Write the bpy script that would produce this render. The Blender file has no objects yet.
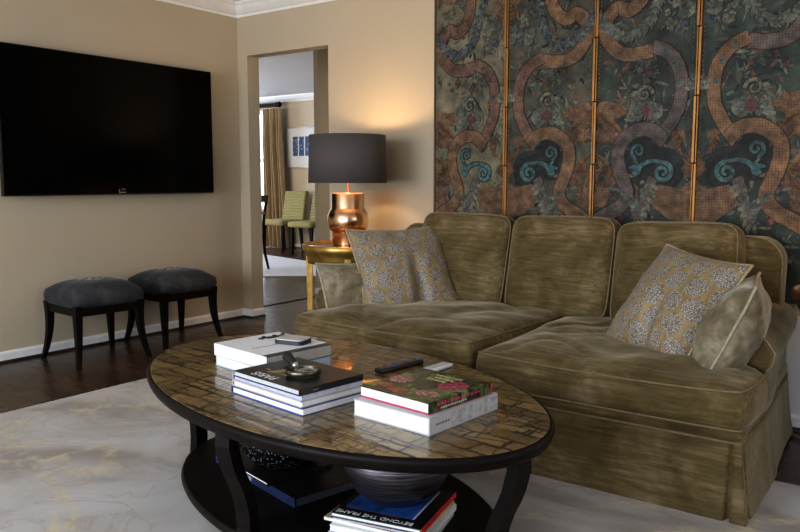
import bpy, bmesh, math, random
from mathutils import Vector, Matrix, noise
R = math.radians
PI = math.pi
scn = bpy.context.scene
COL = scn.collection

# ------------------------------------------------------------------ materials
def newmat(name):
    m = bpy.data.materials.new(name); m.use_nodes = True
    nt = m.node_tree; b = nt.nodes['Principled BSDF']
    return m, nt, b

def setb(b, **k):
    for kk, v in k.items():
        b.inputs[kk.replace('_', ' ')].default_value = v

def rgb(c):
    return (c[0], c[1], c[2], 1.0)

def N(nt, t, **k):
    n = nt.nodes.new(t)
    for a, v in k.items(): setattr(n, a, v)
    return n

def ramp(nt, fac, stops):
    r = N(nt, 'ShaderNodeValToRGB')
    els = r.color_ramp.elements
    while len(els) < len(stops): els.new(0.5)
    for e, (p, c) in zip(els, stops):
        e.position = p; e.color = rgb(c) if len(c) == 3 else c
    nt.links.new(fac, r.inputs[0])
    return r.outputs[0]

def objmap(nt, scale=(1, 1, 1), rot=(0, 0, 0), world=False):
    tc = N(nt, 'ShaderNodeTexCoord'); mp = N(nt, 'ShaderNodeMapping')
    mp.inputs['Scale'].default_value = scale; mp.inputs['Rotation'].default_value = rot
    if world:
        g = N(nt, 'ShaderNodeNewGeometry'); nt.links.new(g.outputs['Position'], mp.inputs[0])
    else:
        nt.links.new(tc.outputs['Object'], mp.inputs[0])
    return mp.outputs[0]

def noisetex(nt, vec, scale, detail=3, rough=0.5, dist=0.0):
    n = N(nt, 'ShaderNodeTexNoise')
    n.inputs['Scale'].default_value = scale; n.inputs['Detail'].default_value = detail
    n.inputs['Roughness'].default_value = rough; n.inputs['Distortion'].default_value = dist
    nt.links.new(vec, n.inputs['Vector'])
    return n.outputs['Fac']

def math_(nt, op, a, b=None, c=None):
    n = N(nt, 'ShaderNodeMath', operation=op)
    for i, v in enumerate((a, b, c)):
        if v is None: continue
        if isinstance(v, (int, float)): n.inputs[i].default_value = v
        else: nt.links.new(v, n.inputs[i])
    return n.outputs[0]

def mixc(nt, fac, a, b, mode='MIX'):
    n = N(nt, 'ShaderNodeMix', data_type='RGBA', blend_type=mode)
    for sock, v in ((n.inputs[0], fac), (n.inputs[6], a), (n.inputs[7], b)):
        if isinstance(v, (int, float)): sock.default_value = v
        elif isinstance(v, tuple): sock.default_value = rgb(v)
        else: nt.links.new(v, sock)
    return n.outputs[2]

def bump(nt, b, h, strength=0.2, dist=0.01):
    n = N(nt, 'ShaderNodeBump'); n.inputs['Strength'].default_value = strength
    n.inputs['Distance'].default_value = dist
    nt.links.new(h, n.inputs['Height']); nt.links.new(n.outputs[0], b.inputs['Normal'])

def plain(name, c, rough=0.5, metal=0.0, var=0.12, scale=25, coat=0.0, spec=0.5, **k):
    m, nt, b = newmat(name)
    f = noisetex(nt, objmap(nt), scale, 4)
    lo = tuple(x * (1 - var) for x in c); hi = tuple(min(1, x * (1 + var)) for x in c)
    nt.links.new(ramp(nt, f, [(0.3, lo), (0.7, hi)]), b.inputs['Base Color'])
    setb(b, Roughness=rough, Metallic=metal, Coat_Weight=coat, Specular_IOR_Level=spec, **k)
    return m

def wall_mat(name, c):
    m, nt, b = newmat(name)
    v = objmap(nt, (1, 1, 1), world=True)
    f = noisetex(nt, v, 1.2, 3)
    nt.links.new(ramp(nt, f, [(0.3, tuple(x * .96 for x in c)), (0.7, tuple(x * 1.03 for x in c))]), b.inputs['Base Color'])
    setb(b, Roughness=0.75, Specular_IOR_Level=0.25)
    bump(nt, b, noisetex(nt, v, 160, 2), 0.06, 0.003)
    return m

def velvet(name, dark, mid, light, sheen=0.5, streak=(1.6, 26, 26), tint=(.95, .85, .6), blotch=4.0):
    m, nt, b = newmat(name)
    v = objmap(nt, streak)
    f1 = noisetex(nt, v, 2.2, 5, 0.65, 0.4)
    f2 = noisetex(nt, objmap(nt), blotch, 4, 0.6, 0.6)
    f = math_(nt, 'ADD', math_(nt, 'MULTIPLY', f1, 0.45), math_(nt, 'MULTIPLY', f2, 0.55))
    nt.links.new(ramp(nt, f, [(0.33, dark), (0.5, mid), (0.69, light)]), b.inputs['Base Color'])
    setb(b, Roughness=0.75, Specular_IOR_Level=0.2, Sheen_Weight=sheen, Sheen_Roughness=0.35, Sheen_Tint=rgb(tint))
    bump(nt, b, f1, 0.25, 0.006)
    return m

MAT = {}
MAT['wall'] = wall_mat('wall_paint', (.535, .455, .335))
MAT['wall_white'] = wall_mat('wall_lower_paint', (.72, .73, .75))
MAT['trim'] = plain('trim_white', (.86, .86, .85), 0.4, var=.03)
MAT['ceil'] = wall_mat('ceiling_paint', (.78, .78, .80))
MAT['shoe'] = plain('dark_shoe', (.02, .014, .01), 0.4)

def floor_mat():
    m, nt, b = newmat('dark_oak_floor')
    v = objmap(nt, world=True)
    br = N(nt, 'ShaderNodeTexBrick'); br.offset = 0.37
    br.inputs['Scale'].default_value = 1.0
    br.inputs['Brick Width'].default_value = 1.1; br.inputs['Row Height'].default_value = 0.085
    br.inputs['Mortar Size'].default_value = 0.0018
    br.inputs['Color1'].default_value = rgb((.045, .024, .014)); br.inputs['Color2'].default_value = rgb((.085, .046, .026))
    br.inputs['Mortar'].default_value = rgb((.008, .005, .004))
    nt.links.new(v, br.inputs['Vector'])
    g = noisetex(nt, objmap(nt, (3, 45, 1), world=True), 2.0, 5, .6, .5)
    c = mixc(nt, 0.55, br.outputs['Color'], ramp(nt, g, [(.3, (.35, .3, .28)), (.7, (1.1, 1, .95))]), 'MULTIPLY')
    nt.links.new(c, b.inputs['Base Color'])
    nt.links.new(ramp(nt, g, [(.2, (.22, .22, .22)), (.8, (.36, .36, .36))]), b.inputs['Roughness'])
    bump(nt, b, g, 0.1, 0.003)
    return m
MAT['floor'] = floor_mat()

def rug_mat():
    m, nt, b = newmat('veined_rug')
    v = objmap(nt)
    def vein(scale, dist, w, off):
        mp = objmap(nt, (1, 1.35, 1), (0, 0, off))
        f = noisetex(nt, mp, scale, 5, .55, dist)
        d = math_(nt, 'ABSOLUTE', math_(nt, 'SUBTRACT', f, 0.5))
        return ramp(nt, d, [(0.0, (1, 1, 1)), (w, (0, 0, 0))])
    v1 = vein(1.05, .9, .04, .5); v2 = vein(1.9, 1.4, .02, 2.1)
    cl = noisetex(nt, v, 1.6, 5, .6, .8)
    base = ramp(nt, cl, [(.40, (.235, .195, .16)), (.52, (.36, .325, .295)), (.66, (.435, .42, .41))])
    patchy = ramp(nt, noisetex(nt, v, 9, 4, .7), [(.4, (0, 0, 0)), (.6, (1, 1, 1))])
    c = mixc(nt, math_(nt, 'MULTIPLY', math_(nt, 'MULTIPLY', v1, patchy), .9), base, (.50, .41, .24))
    c = mixc(nt, math_(nt, 'MULTIPLY', v2, .45), c, (.29, .235, .175))
    nt.links.new(c, b.inputs['Base Color'])
    setb(b, Roughness=.85, Specular_IOR_Level=.2, Sheen_Weight=.25)
    bump(nt, b, noisetex(nt, v, 220, 2), .25, .004)
    return m
MAT['rug'] = rug_mat()

MAT['sofa'] = velvet('olive_gold_velvet', (.052, .035, .012), (.112, .079, .031), (.25, .19, .105), .36, (2.5, 30, 30), (1, .91, .70), 5)
MAT['sofa_pipe'] = plain('velvet_piping', (.185, .14, .072), .8, var=.2, scale=60)
MAT['silver_velvet'] = velvet('silver_olive_velvet', (.085, .066, .035), (.19, .155, .095), (.40, .355, .27), .4, (9, 9, 9), (.95, .93, .9), 7)
MAT['silver_pipe'] = plain('silver_piping', (.36, .31, .22), .8, var=.15, scale=60)
MAT['grey_velvet'] = velvet('grey_velvet', (.022, .022, .023), (.042, .042, .045), (.080, .078, .082), .2, (7, 7, 7), (.7, .75, .9), 7)
MAT['espresso'] = plain('espresso_wood', (.0075, .0055, .005), .45, var=.3, scale=14, spec=.13)
MAT['espresso_soft'] = plain('espresso_wood_satin', (.008, .006, .005), .45, var=.3, scale=14, spec=.13)

def medallion(name, cell=.090):
    m, nt, b = newmat(name)
    tc = N(nt, 'ShaderNodeTexCoord')
    sep = N(nt, 'ShaderNodeSeparateXYZ'); nt.links.new(tc.outputs['Object'], sep.inputs[0])
    def lattice(ox, oy):
        sx, sy = cell, cell * 1.78
        x = math_(nt, 'SUBTRACT', math_(nt, 'MULTIPLY', math_(nt, 'FRACT', math_(nt, 'ADD', math_(nt, 'DIVIDE', sep.outputs[0], sx), 50 + ox)), sx), sx / 2)
        y = math_(nt, 'SUBTRACT', math_(nt, 'MULTIPLY', math_(nt, 'FRACT', math_(nt, 'ADD', math_(nt, 'DIVIDE', sep.outputs[1], sy), 50 + oy)), sy), sy / 2)
        return math_(nt, 'SQRT', math_(nt, 'ADD', math_(nt, 'POWER', x, 2.0), math_(nt, 'POWER', math_(nt, 'MULTIPLY', y, .93), 2.0)))
    d = math_(nt, 'MINIMUM', lattice(0, 0), lattice(.5, .5))
    mask = ramp(nt, math_(nt, 'DIVIDE', d, cell), [(.425, (1, 1, 1)), (.45, (0, 0, 0))])
    vo = N(nt, 'ShaderNodeTexVoronoi', feature='DISTANCE_TO_EDGE'); vo.inputs['Scale'].default_value = 130
    nt.links.new(tc.outputs['Object'], vo.inputs['Vector'])
    crack = ramp(nt, vo.outputs['Distance'], [(.06, (.14, .105, .06)), (.22, (.37, .345, .32))])
    f = noisetex(nt, objmap(nt, (6, 1, 6)), 9, 3)
    gold = ramp(nt, f, [(.3, (.21, .14, .055)), (.7, (.34, .245, .12))])
    nt.links.new(mixc(nt, mask, gold, crack), b.inputs['Base Color'])
    setb(b, Roughness=.5, Specular_IOR_Level=.35, Sheen_Weight=.08)
    bump(nt, b, mask, .25, .003)
    return m
MAT['medallion'] = medallion('medallion_silk')
MAT['gold_pipe'] = plain('gold_piping', (.34, .27, .16), .7, var=.2, scale=60)

def table_mat():
    m, nt, b = newmat('crackled_gold_leaf')
    v0 = objmap(nt, (1, 1, 1), (0, 0, R(-8)))
    n0 = N(nt, 'ShaderNodeTexNoise'); n0.inputs['Scale'].default_value = 8; n0.inputs['Detail'].default_value = 6; n0.inputs['Roughness'].default_value = .8
    nt.links.new(v0, n0.inputs['Vector'])
    vm = N(nt, 'ShaderNodeVectorMath', operation='MULTIPLY_ADD')
    nt.links.new(n0.outputs['Color'], vm.inputs[0]); vm.inputs[1].default_value = (.05, .05, 0); nt.links.new(v0, vm.inputs[2])
    def bricks(wd, ht, mort, rot, off):
        mp = N(nt, 'ShaderNodeMapping'); mp.inputs['Rotation'].default_value = (0, 0, rot); mp.inputs['Location'].default_value = (off, off * .7, 0)
        nt.links.new(vm.outputs[0], mp.inputs[0])
        br = N(nt, 'ShaderNodeTexBrick'); br.offset = .43; br.offset_frequency = 2; br.squash = 1.6; br.squash_frequency = 3
        for k, v in (('Scale', 1), ('Brick Width', wd), ('Row Height', ht), ('Mortar Size', mort), ('Mortar Smooth', .5)): br.inputs[k].default_value = v
        br.inputs['Color1'].default_value = (.25, .25, .25, 1); br.inputs['Color2'].default_value = (1, 1, 1, 1); br.inputs['Mortar'].default_value = (.5, .5, .5, 1)
        nt.links.new(mp.outputs[0], br.inputs['Vector']); return br
    b1 = bricks(.112, .060, .0066, 0, .1); b2 = bricks(.056, .031, .0042, R(4), .37); b3 = bricks(.17, .13, .004, R(-16), .8)
    brk = ramp(nt, noisetex(nt, v0, 11, 3, .6), [(.40, (.08, .08, .08)), (.50, (1, 1, 1))])
    brk2 = ramp(nt, noisetex(nt, v0, 6.3, 3, .6), [(.46, (0, 0, 0)), (.56, (1, 1, 1))])
    line = math_(nt, 'MAXIMUM', math_(nt, 'MULTIPLY', b1.outputs['Fac'], brk), math_(nt, 'MAXIMUM', math_(nt, 'MULTIPLY', b2.outputs['Fac'], math_(nt, 'MULTIPLY', brk2, .95)), math_(nt, 'MULTIPLY', b3.outputs['Fac'], .8)))
    line = math_(nt, 'MINIMUM', math_(nt, 'MULTIPLY', line, 1.0), 1.0)
    sc = N(nt, 'ShaderNodeSeparateColor'); nt.links.new(b1.outputs['Color'], sc.inputs[0])
    tone = ramp(nt, math_(nt, 'ADD', math_(nt, 'MULTIPLY', sc.outputs[0], .35), math_(nt, 'MULTIPLY', noisetex(nt, v0, 24, 5, .7), .65)),
                [(.25, (.09, .055, .018)), (.5, (.205, .132, .046)), (.8, (.36, .245, .095))])
    c = mixc(nt, math_(nt, 'MULTIPLY', line, .97), tone, (.014, .010, .007))
    nt.links.new(c, b.inputs['Base Color'])
    setb(b, Roughness=.42, Metallic=.3, Coat_Weight=.6, Coat_Roughness=.025, Coat_IOR=1.5)
    return m
MAT['table_top'] = table_mat()
MAT['copper'] = plain('copper_leaf', (.78, .50, .31), .22, 1.0, var=.12, scale=16)
MAT['gold'] = plain('gilded_wood', (.50, .31, .085), .38, .75, var=.35, scale=18)
MAT['gold_top'] = plain('gilded_red_top', (.42, .17, .06), .22, .6, var=.3, scale=9, coat=.6)
MAT['russet'] = plain('russet_wood', (.13, .045, .025), .3, 0, var=.3, scale=10, coat=.3)
MAT['shade'] = plain('charcoal_shade', (.095, .082, .077), .8, var=.06, scale=80)
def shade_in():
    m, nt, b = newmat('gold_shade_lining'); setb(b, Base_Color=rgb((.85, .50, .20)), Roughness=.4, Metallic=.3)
    b.inputs['Emission Color'].default_value = rgb((1, .50, .16)); b.inputs['Emission Strength'].default_value = .95  # lining glows by itself, imitating the bulb's light on it
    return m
MAT['shade_in'] = shade_in()
def emit(name, c, s):
    m, nt, b = newmat(name); setb(b, Base_Color=rgb(c), Roughness=.5)
    b.inputs['Emission Color'].default_value = rgb(c); b.inputs['Emission Strength'].default_value = s
    return m
MAT['bulb'] = emit('lit_bulb', (1, .75, .42), 10)
MAT['daylight'] = emit('bright_window_pane', (.86, .93, 1), 2.2)
MAT['tv'] = plain('black_glass', (.0012, .0011, .0011), .16, var=.05, spec=.12)
MAT['tv_edge'] = plain('black_bezel', (.004, .004, .004), .4)
MAT['paper'] = plain('page_block', (.80, .81, .80), .8, var=.05, scale=90)
MAT['black_cloth'] = plain('black_cover', (.009, .008, .009), .35, var=.2)
MAT['white_card'] = plain('white_cover', (.80, .81, .82), .35, var=.03)
MAT['silver'] = plain('brushed_silver', (.6, .6, .58), .25, 1.0)
MAT['dark_metal'] = plain('dark_bronze', (.13, .115, .09), .3, .9, var=.3)
MAT['ink'] = plain('black_ink', (.012, .012, .012), .6)
MAT['white_ink'] = plain('white_ink', (.80, .80, .80), .6, var=.02)
def glass():
    m, nt, b = newmat('lens_glass'); setb(b, Base_Color=rgb((.72, .95, .86)), Roughness=.02, IOR=1.4, Transmission_Weight=1.0)
    return m
MAT['glass'] = glass()

# ------------------------------------------------------------------ mesh building
class MB:
    def __init__(s): s.v = []; s.f = []; s.m = []; s.sm = []
    def add(s, vs, fs, mat=0, smooth=True, M=None):
        o = len(s.v)
        s.v += [tuple(M @ Vector(p)) if M else tuple(p) for p in vs]
        for f in fs:
            s.f.append(tuple(i + o for i in f)); s.m.append(mat); s.sm.append(smooth)
    def box(s, c, d, bev=0.0, mat=0, M=None, seg=2, smooth=False):
        bm = bmesh.new(); bmesh.ops.create_cube(bm, size=1)
        bmesh.ops.scale(bm, verts=bm.verts, vec=d)
        if bev > 0:
            bmesh.ops.bevel(bm, geom=list(bm.edges), offset=min(bev, min(d) * .49), segments=seg, profile=.5, affect='EDGES')
        bmesh.ops.translate(bm, verts=bm.verts, vec=c)
        bm.verts.index_update()
        s.add([v.co[:] for v in bm.verts], [[v.index for v in f.verts] for f in bm.faces], mat, smooth or bev > 0 and seg > 2, M)
        bm.free()
    def tube(s, pts, r, n=8, closed=False, mat=0, M=None):
        pts = [Vector(p) for p in pts]; L = len(pts)
        rs = r if isinstance(r, (list, tuple)) else [r] * L
        vs, fs = [], []
        up = None
        for i, p in enumerate(pts):
            a = pts[(i - 1) % L] if (closed or i > 0) else p
            b = pts[(i + 1) % L] if (closed or i < L - 1) else p
            t = (b - a)
            if t.length < 1e-9: t = Vector((0, 0, 1))
            t.normalize()
            if up is None:
                up = Vector((0, 0, 1)) if abs(t.z) < .9 else Vector((1, 0, 0))
            x = up - t * up.dot(t)
            if x.length < 1e-4: x = t.orthogonal()
            x.normalize(); up = x; y = t.cross(x)
            for k in range(n):
                q = 2 * PI * k / n
                vs.append(p + (x * math.cos(q) + y * math.sin(q)) * rs[i])
        for i in range(L if closed else L - 1):
            for k in range(n):
                j = (i + 1) % L
                fs.append((i * n + k, i * n + (k + 1) % n, j * n + (k + 1) % n, j * n + k))
        if not closed:
            fs.append(tuple(range(n - 1, -1, -1))); fs.append(tuple((L - 1) * n + k for k in range(n)))
        s.add(vs, fs, mat, True, M)
    def lathe(s, prof, n=32, mat=0, M=None, smooth=True, closed=True):
        vs, fs = [], []
        for (r, z) in prof:
            for k in range(n):
                q = 2 * PI * k / n; vs.append((r * math.cos(q), r * math.sin(q), z))
        for i in range(len(prof) - 1):
            for k in range(n):
                fs.append((i * n + k, i * n + (k + 1) % n, (i + 1) * n + (k + 1) % n, (i + 1) * n + k))
        if closed:
            fs.append(tuple(range(n - 1, -1, -1))); fs.append(tuple((len(prof) - 1) * n + k for k in range(n)))
        s.add(vs, fs, mat, smooth, M)
    def prism(s, poly, z0, z1, mat=0, M=None, smooth=False):
        n = len(poly)
        vs = [(x, y, z0) for x, y in poly] + [(x, y, z1) for x, y in poly]
        fs = [tuple(range(n - 1, -1, -1)), tuple(range(n, 2 * n))]
        fs += [(i, (i + 1) % n, n + (i + 1) % n, n + i) for i in range(n)]
        s.add(vs, fs, mat, smooth, M)
    def sphere(s, c, r, n=12, mat=0, M=None, sc=(1, 1, 1)):
        vs, fs = [], []
        m = n // 2
        for i in range(m + 1):
            th = PI * i / m
            for k in range(n):
                q = 2 * PI * k / n
                vs.append((c[0] + r * sc[0] * math.sin(th) * math.cos(q), c[1] + r * sc[1] * math.sin(th) * math.sin(q), c[2] - r * sc[2] * math.cos(th)))
        for i in range(m):
            for k in range(n):
                fs.append((i * n + k, i * n + (k + 1) % n, (i + 1) * n + (k + 1) % n, (i + 1) * n + k))
        s.add(vs, fs, mat, True, M)
    def build(s, name, mats, parent=None, loc=(0, 0, 0), rot=(0, 0, 0)):
        me = bpy.data.meshes.new(name)
        me.from_pydata(s.v, [], s.f)
        for m in (mats if isinstance(mats, (list, tuple)) else [mats]): me.materials.append(m)
        me.polygons.foreach_set('material_index', s.m)
        me.polygons.foreach_set('use_smooth', s.sm)
        bm = bmesh.new(); bm.from_mesh(me)
        bmesh.ops.remove_doubles(bm, verts=bm.verts, dist=1e-5)
        bmesh.ops.recalc_face_normals(bm, faces=bm.faces); bm.to_mesh(me); bm.free()
        me.update()
        o = bpy.data.objects.new(name, me); COL.objects.link(o)
        o.location = loc; o.rotation_euler = rot
        if parent is not None: o.parent = parent
        return o

def thing(name, label, cat, loc=(0, 0, 0), rot=(0, 0, 0), group=None):
    o = bpy.data.objects.new(name, None); COL.objects.link(o)
    o.empty_display_size = .1
    o.location = loc; o.rotation_euler = rot if isinstance(rot, (tuple, list)) else (0, 0, rot)
    tag(o, label, cat, group); return o
def tag(o, label, cat, group=None):
    o['label'] = label; o['category'] = cat
    if group: o['group'] = group
    return o
def struct(o, label=None, cat=None):
    o['kind'] = 'structure'
    if label: o['label'] = label; o['category'] = cat or o.name.split('_')[0]
    return o
def copy_tree(o, parent=None):
    c = o.copy(); COL.objects.link(c)
    if parent is not None: c.parent = parent
    for ch in list(o.children): copy_tree(ch, c)
    return c

def sstep(a, b, x):
    t = max(0, min(1, (x - a) / (b - a))); return t * t * (3 - 2 * t)

def text_obj(name, body, size, mat, parent, M, align='CENTER', shear=0, ext=.0002):
    cu = bpy.data.curves.new(name, 'FONT'); cu.body = body; cu.size = size; cu.align_x = align; cu.align_y = 'CENTER'
    cu.extrude = ext; cu.shear = shear
    t = bpy.data.objects.new(name + '_src', cu); COL.objects.link(t)
    bpy.context.view_layer.update()
    me = bpy.data.meshes.new_from_object(t.evaluated_get(bpy.context.evaluated_depsgraph_get()))
    bpy.data.objects.remove(t); bpy.data.curves.remove(cu)
    me.materials.clear(); me.materials.append(mat)
    me.transform(M); me.name = name
    o = bpy.data.objects.new(name, me); COL.objects.link(o); o.parent = parent
    return o

# ------------------------------------------------------------------ room shell
CH = 2.4
def wallmesh(name, boxes, mats, label=None):
    mb = MB()
    for b in boxes:
        (x0, x1, y0, y1, z0, z1) = b[:6]
        mb.box(((x0 + x1) / 2, (y0 + y1) / 2, (z0 + z1) / 2), (x1 - x0, y1 - y0, z1 - z0), 0, b[6] if len(b) > 6 else 0)
    o = mb.build(name, mats); return struct(o, label, 'wall' if label else None)

mb = MB(); mb.box((-.3, -.9, -.05), (16, 12.4, .1)); fl = struct(mb.build('floor', MAT['floor']), 'dark brown plank wood floor of both rooms', 'floor')
mb = MB(); mb.box((-.3, -.9, CH + .05), (16, 12.4, .1)); struct(mb.build('ceiling', MAT['ceil']), 'white ceiling', 'ceiling')
wallmesh('wall_left', [(-.24, 0, -6.6, .12, 0, CH)], [MAT['wall']], 'tan painted wall behind the television')
wallmesh('wall_back', [(0, .103, 0, .12, 0, CH), (.103, .916, 0, .12, 2.015, CH), (.916, 2.22, 0, .12, 0, CH)], [MAT['wall']], 'tan painted wall with the open doorway behind the lamp')
wallmesh('wall_chimney', [(2.22, 7.6, -.5, .12, .50, CH), (2.22, 7.6, -.5, .12, 0, .50, 1)], [MAT['wall'], MAT['wall_white']], 'wall behind the painted screen and sofa')
wallmesh('wall_right', [(7.5, 7.62, -6.6, -.5, 0, CH)], [MAT['wall']])
# window wall behind the camera, with two openings
wallmesh('wall_front', [(-.24, .5, -6.72, -6.6, 0, CH), (.5, 5.9, -6.72, -6.6, 0, .35), (.5, 5.9, -6.72, -6.6, 2.25, CH), (3.1, 3.3, -6.72, -6.6, .35, 2.25), (5.9, 7.6, -6.72, -6.6, 0, CH)], [MAT['wall']])
wallmesh('wall_hall', [(-.285, -.24, 1.17, 4.75, 0, CH)], [MAT['wall']], 'short wall end seen through the doorway')
wallmesh('wall_hall_end', [(-.24, 2.4, 4.75, 4.87, 0, CH), (2.22, 2.34, .12, 4.75, 0, CH)], [MAT['wall']])
wallmesh('wall_dining', [(-8.2, -6.3, 4.75, 4.87, 0, CH), (-4.62, -.24, 4.75, 4.87, 0, CH), (-6.3, -4.62, 4.75, 4.87, 0, .6), (-6.3, -4.62, 4.75, 4.87, 2.2, CH)], [MAT['wall']], 'far tan wall of the dining room')
wallmesh('wall_dining_side', [(-8.2, -8.08, .12, 4.75, 0, CH), (-8.2, -.24, .0, .12, 0, CH)], [MAT['wall']])

# far dining window (frame + pane)
w = thing('window_1', 'bright daylit window beside the gold curtain', 'window', (-5.46, 4.78, .6)); w['kind'] = 'structure'
mb = MB()
for x in (-.84, .84, 0): mb.box((x, 0, .8), (.06, .06, 1.6), .004)
for z in (0.03, .8, 1.57): mb.box((0, 0, z), (1.7, .05, .06), .004)
mb.build('window_frame', MAT['trim'], w)
mb = MB(); mb.box((0, .04, .8), (1.66, .01, 1.58)); mb.build('pane', MAT['daylight'], w)

# crown moulding and baseboards: profile swept along straight runs
def run(mb, prof, a, b, inward, mat=0, ext0=0, ext1=0):
    """prof: (offset from wall, z); a,b endpoints on wall line; inward: unit normal into the room; ext: mitre slopes"""
    a = Vector((a[0], a[1], 0)); b = Vector((b[0], b[1], 0)); d = (b - a).normalized(); n = Vector((inward[0], inward[1], 0))
    vs = []
    for p, e in ((a, ext0), (b, -ext1)):
        for (o, z) in prof: vs.append(p + n * o + d * (e * o) + Vector((0, 0, z)))
    k = len(prof)
    fs = [(i, (i + 1) % k, k + (i + 1) % k, k + i) for i in range(k)] + [tuple(range(k)), tuple(range(2 * k - 1, k - 1, -1))]
    mb.add(vs, fs, mat, False)
crown = [(0, 2.4), (0, 2.302), (.012, 2.302), (.014, 2.318), (.03, 2.325), (.055, 2.35), (.072, 2.378), (.085, 2.38), (.088, 2.4)]
base = [(0, .014), (.014, .014), (.014, .055), (.009, .066), (0, .068)]
shoe = [(0, 0), (.024, 0), (.02, .012), (.014, .016), (0, .016)]
for nm, a, b, n, e0, e1 in (('trim_1', (0, -6.6), (0, 0), (1, 0), 0, 1), ('trim_2', (0, 0), (2.22, 0), (0, -1), 1, 0), ('trim_3', (2.22, -.5), (7.5, -.5), (0, -1), -1, 0),
                            ('trim_4', (-8.08, 4.75), (-.4, 4.75), (0, -1), 0, 0)):
    mb = MB(); run(mb, crown, a, b, n, 0, e0, e1); struct(mb.build(nm, MAT['trim']), 'white crown moulding along the ' + {'trim_1': 'television wall', 'trim_2': 'doorway wall', 'trim_3': 'screen wall', 'trim_4': 'far dining wall'}[nm], 'moulding')
def baseboard(name, runs, label):
    mb = MB()
    for r in runs:
        run(mb, base, *r[:3], 0, r[3], r[4]); run(mb, shoe, *r[:3], 1, r[3], r[4])
    struct(mb.build(name, [MAT['trim'], MAT['shoe']]), label, 'baseboard')
baseboard('baseboard_left', [((0, -6.6), (0, 0), (1, 0), 0, 1)], 'white baseboard under the television wall')
baseboard('baseboard_doorway', [((0, 0), (.103, 0), (0, -1), 1, -1), ((.103, 0), (.103, .12), (1, 0), -1, 0)], 'white baseboard wrapping the doorway corner')
baseboard('baseboard_back', [((.916, 0), (2.22, 0), (0, -1), 0, 0)], 'white baseboard behind the gilded table')
baseboard('baseboard_right', [((2.22, -.5), (7.5, -.5), (0, -1), -1, 0)], 'white baseboard right of the sofa')
baseboard('baseboard_hall', [((-.24, 1.17), (-.24, 4.75), (1, 0), 0, 0), ((-.285, 1.17), (-.24, 1.17), (0, -1), 0, -1)], 'white baseboard on the wall end beyond the doorway')
baseboard('baseboard_dining', [((-8.08, 4.75), (-.4, 4.75), (0, -1), 0, 0)], 'white baseboard on the far dining wall')
mb = MB(); mb.box((-.24, .65, .004), (.05, 1.06, .008), .003); struct(mb.build('trim_5', MAT['shoe']), 'dark wooden threshold strip in the doorway floor', 'threshold')

# ------------------------------------------------------------------ rugs
def slab(name, poly, z0, z1, mat, label, cat):
    cx = sum(p[0] for p in poly) / len(poly); cy = sum(p[1] for p in poly) / len(poly)
    mb = MB(); mb.prism([(x - cx, y - cy) for x, y in poly], 0, z1 - z0)
    o = mb.build(name, mat, None, (cx, cy, z0)); return tag(o, label, cat)
slab('area_rug', [(1.01, -5.4), (1.03, -1.17), (5.9, -1.22), (5.9, -5.4)], .0005, .012, MAT['rug'], 'large pale marble-veined rug under the coffee table', 'rug')
MAT['pale_rug'] = plain('pale_wool', (.62, .63, .66), .9, var=.06, scale=40)
slab('dining_rug', [(-3.6, 3.65), (-1.75, 3.15), (-1.0, 2.4), (-1.68, 1.86), (-3.2, 1.9)], .0005, .01, MAT['pale_rug'], 'plain pale rug on the dining room floor', 'rug')

# ------------------------------------------------------------------ television
tv = thing('television', 'large black flat television mounted on the tan wall', 'television', (.03, -1.105, .985))
mb = MB(); mb.box((.03, 0, .438), (.03, 1.55, .876), .004); mb.build('casing', MAT['tv_edge'], tv)
mb = MB(); mb.box((.046, 0, .44), (.004, 1.535, .86)); mb.build('screen', MAT['tv'], tv)
mb = MB(); mb.box((-.004, 0, .45), (.05, .5, .4), .004); mb.build('wall_mount', MAT['tv_edge'], tv)
mb = MB(); mb.box((.0485, -.02, .022), (.001, .005, .03)); mb.box((.0485, .012, .035), (.001, .030, .005)); mb.box((.0485, .006, .014), (.001, .042, .007)); mb.build('maker_mark', MAT['silver'], tv)

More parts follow.
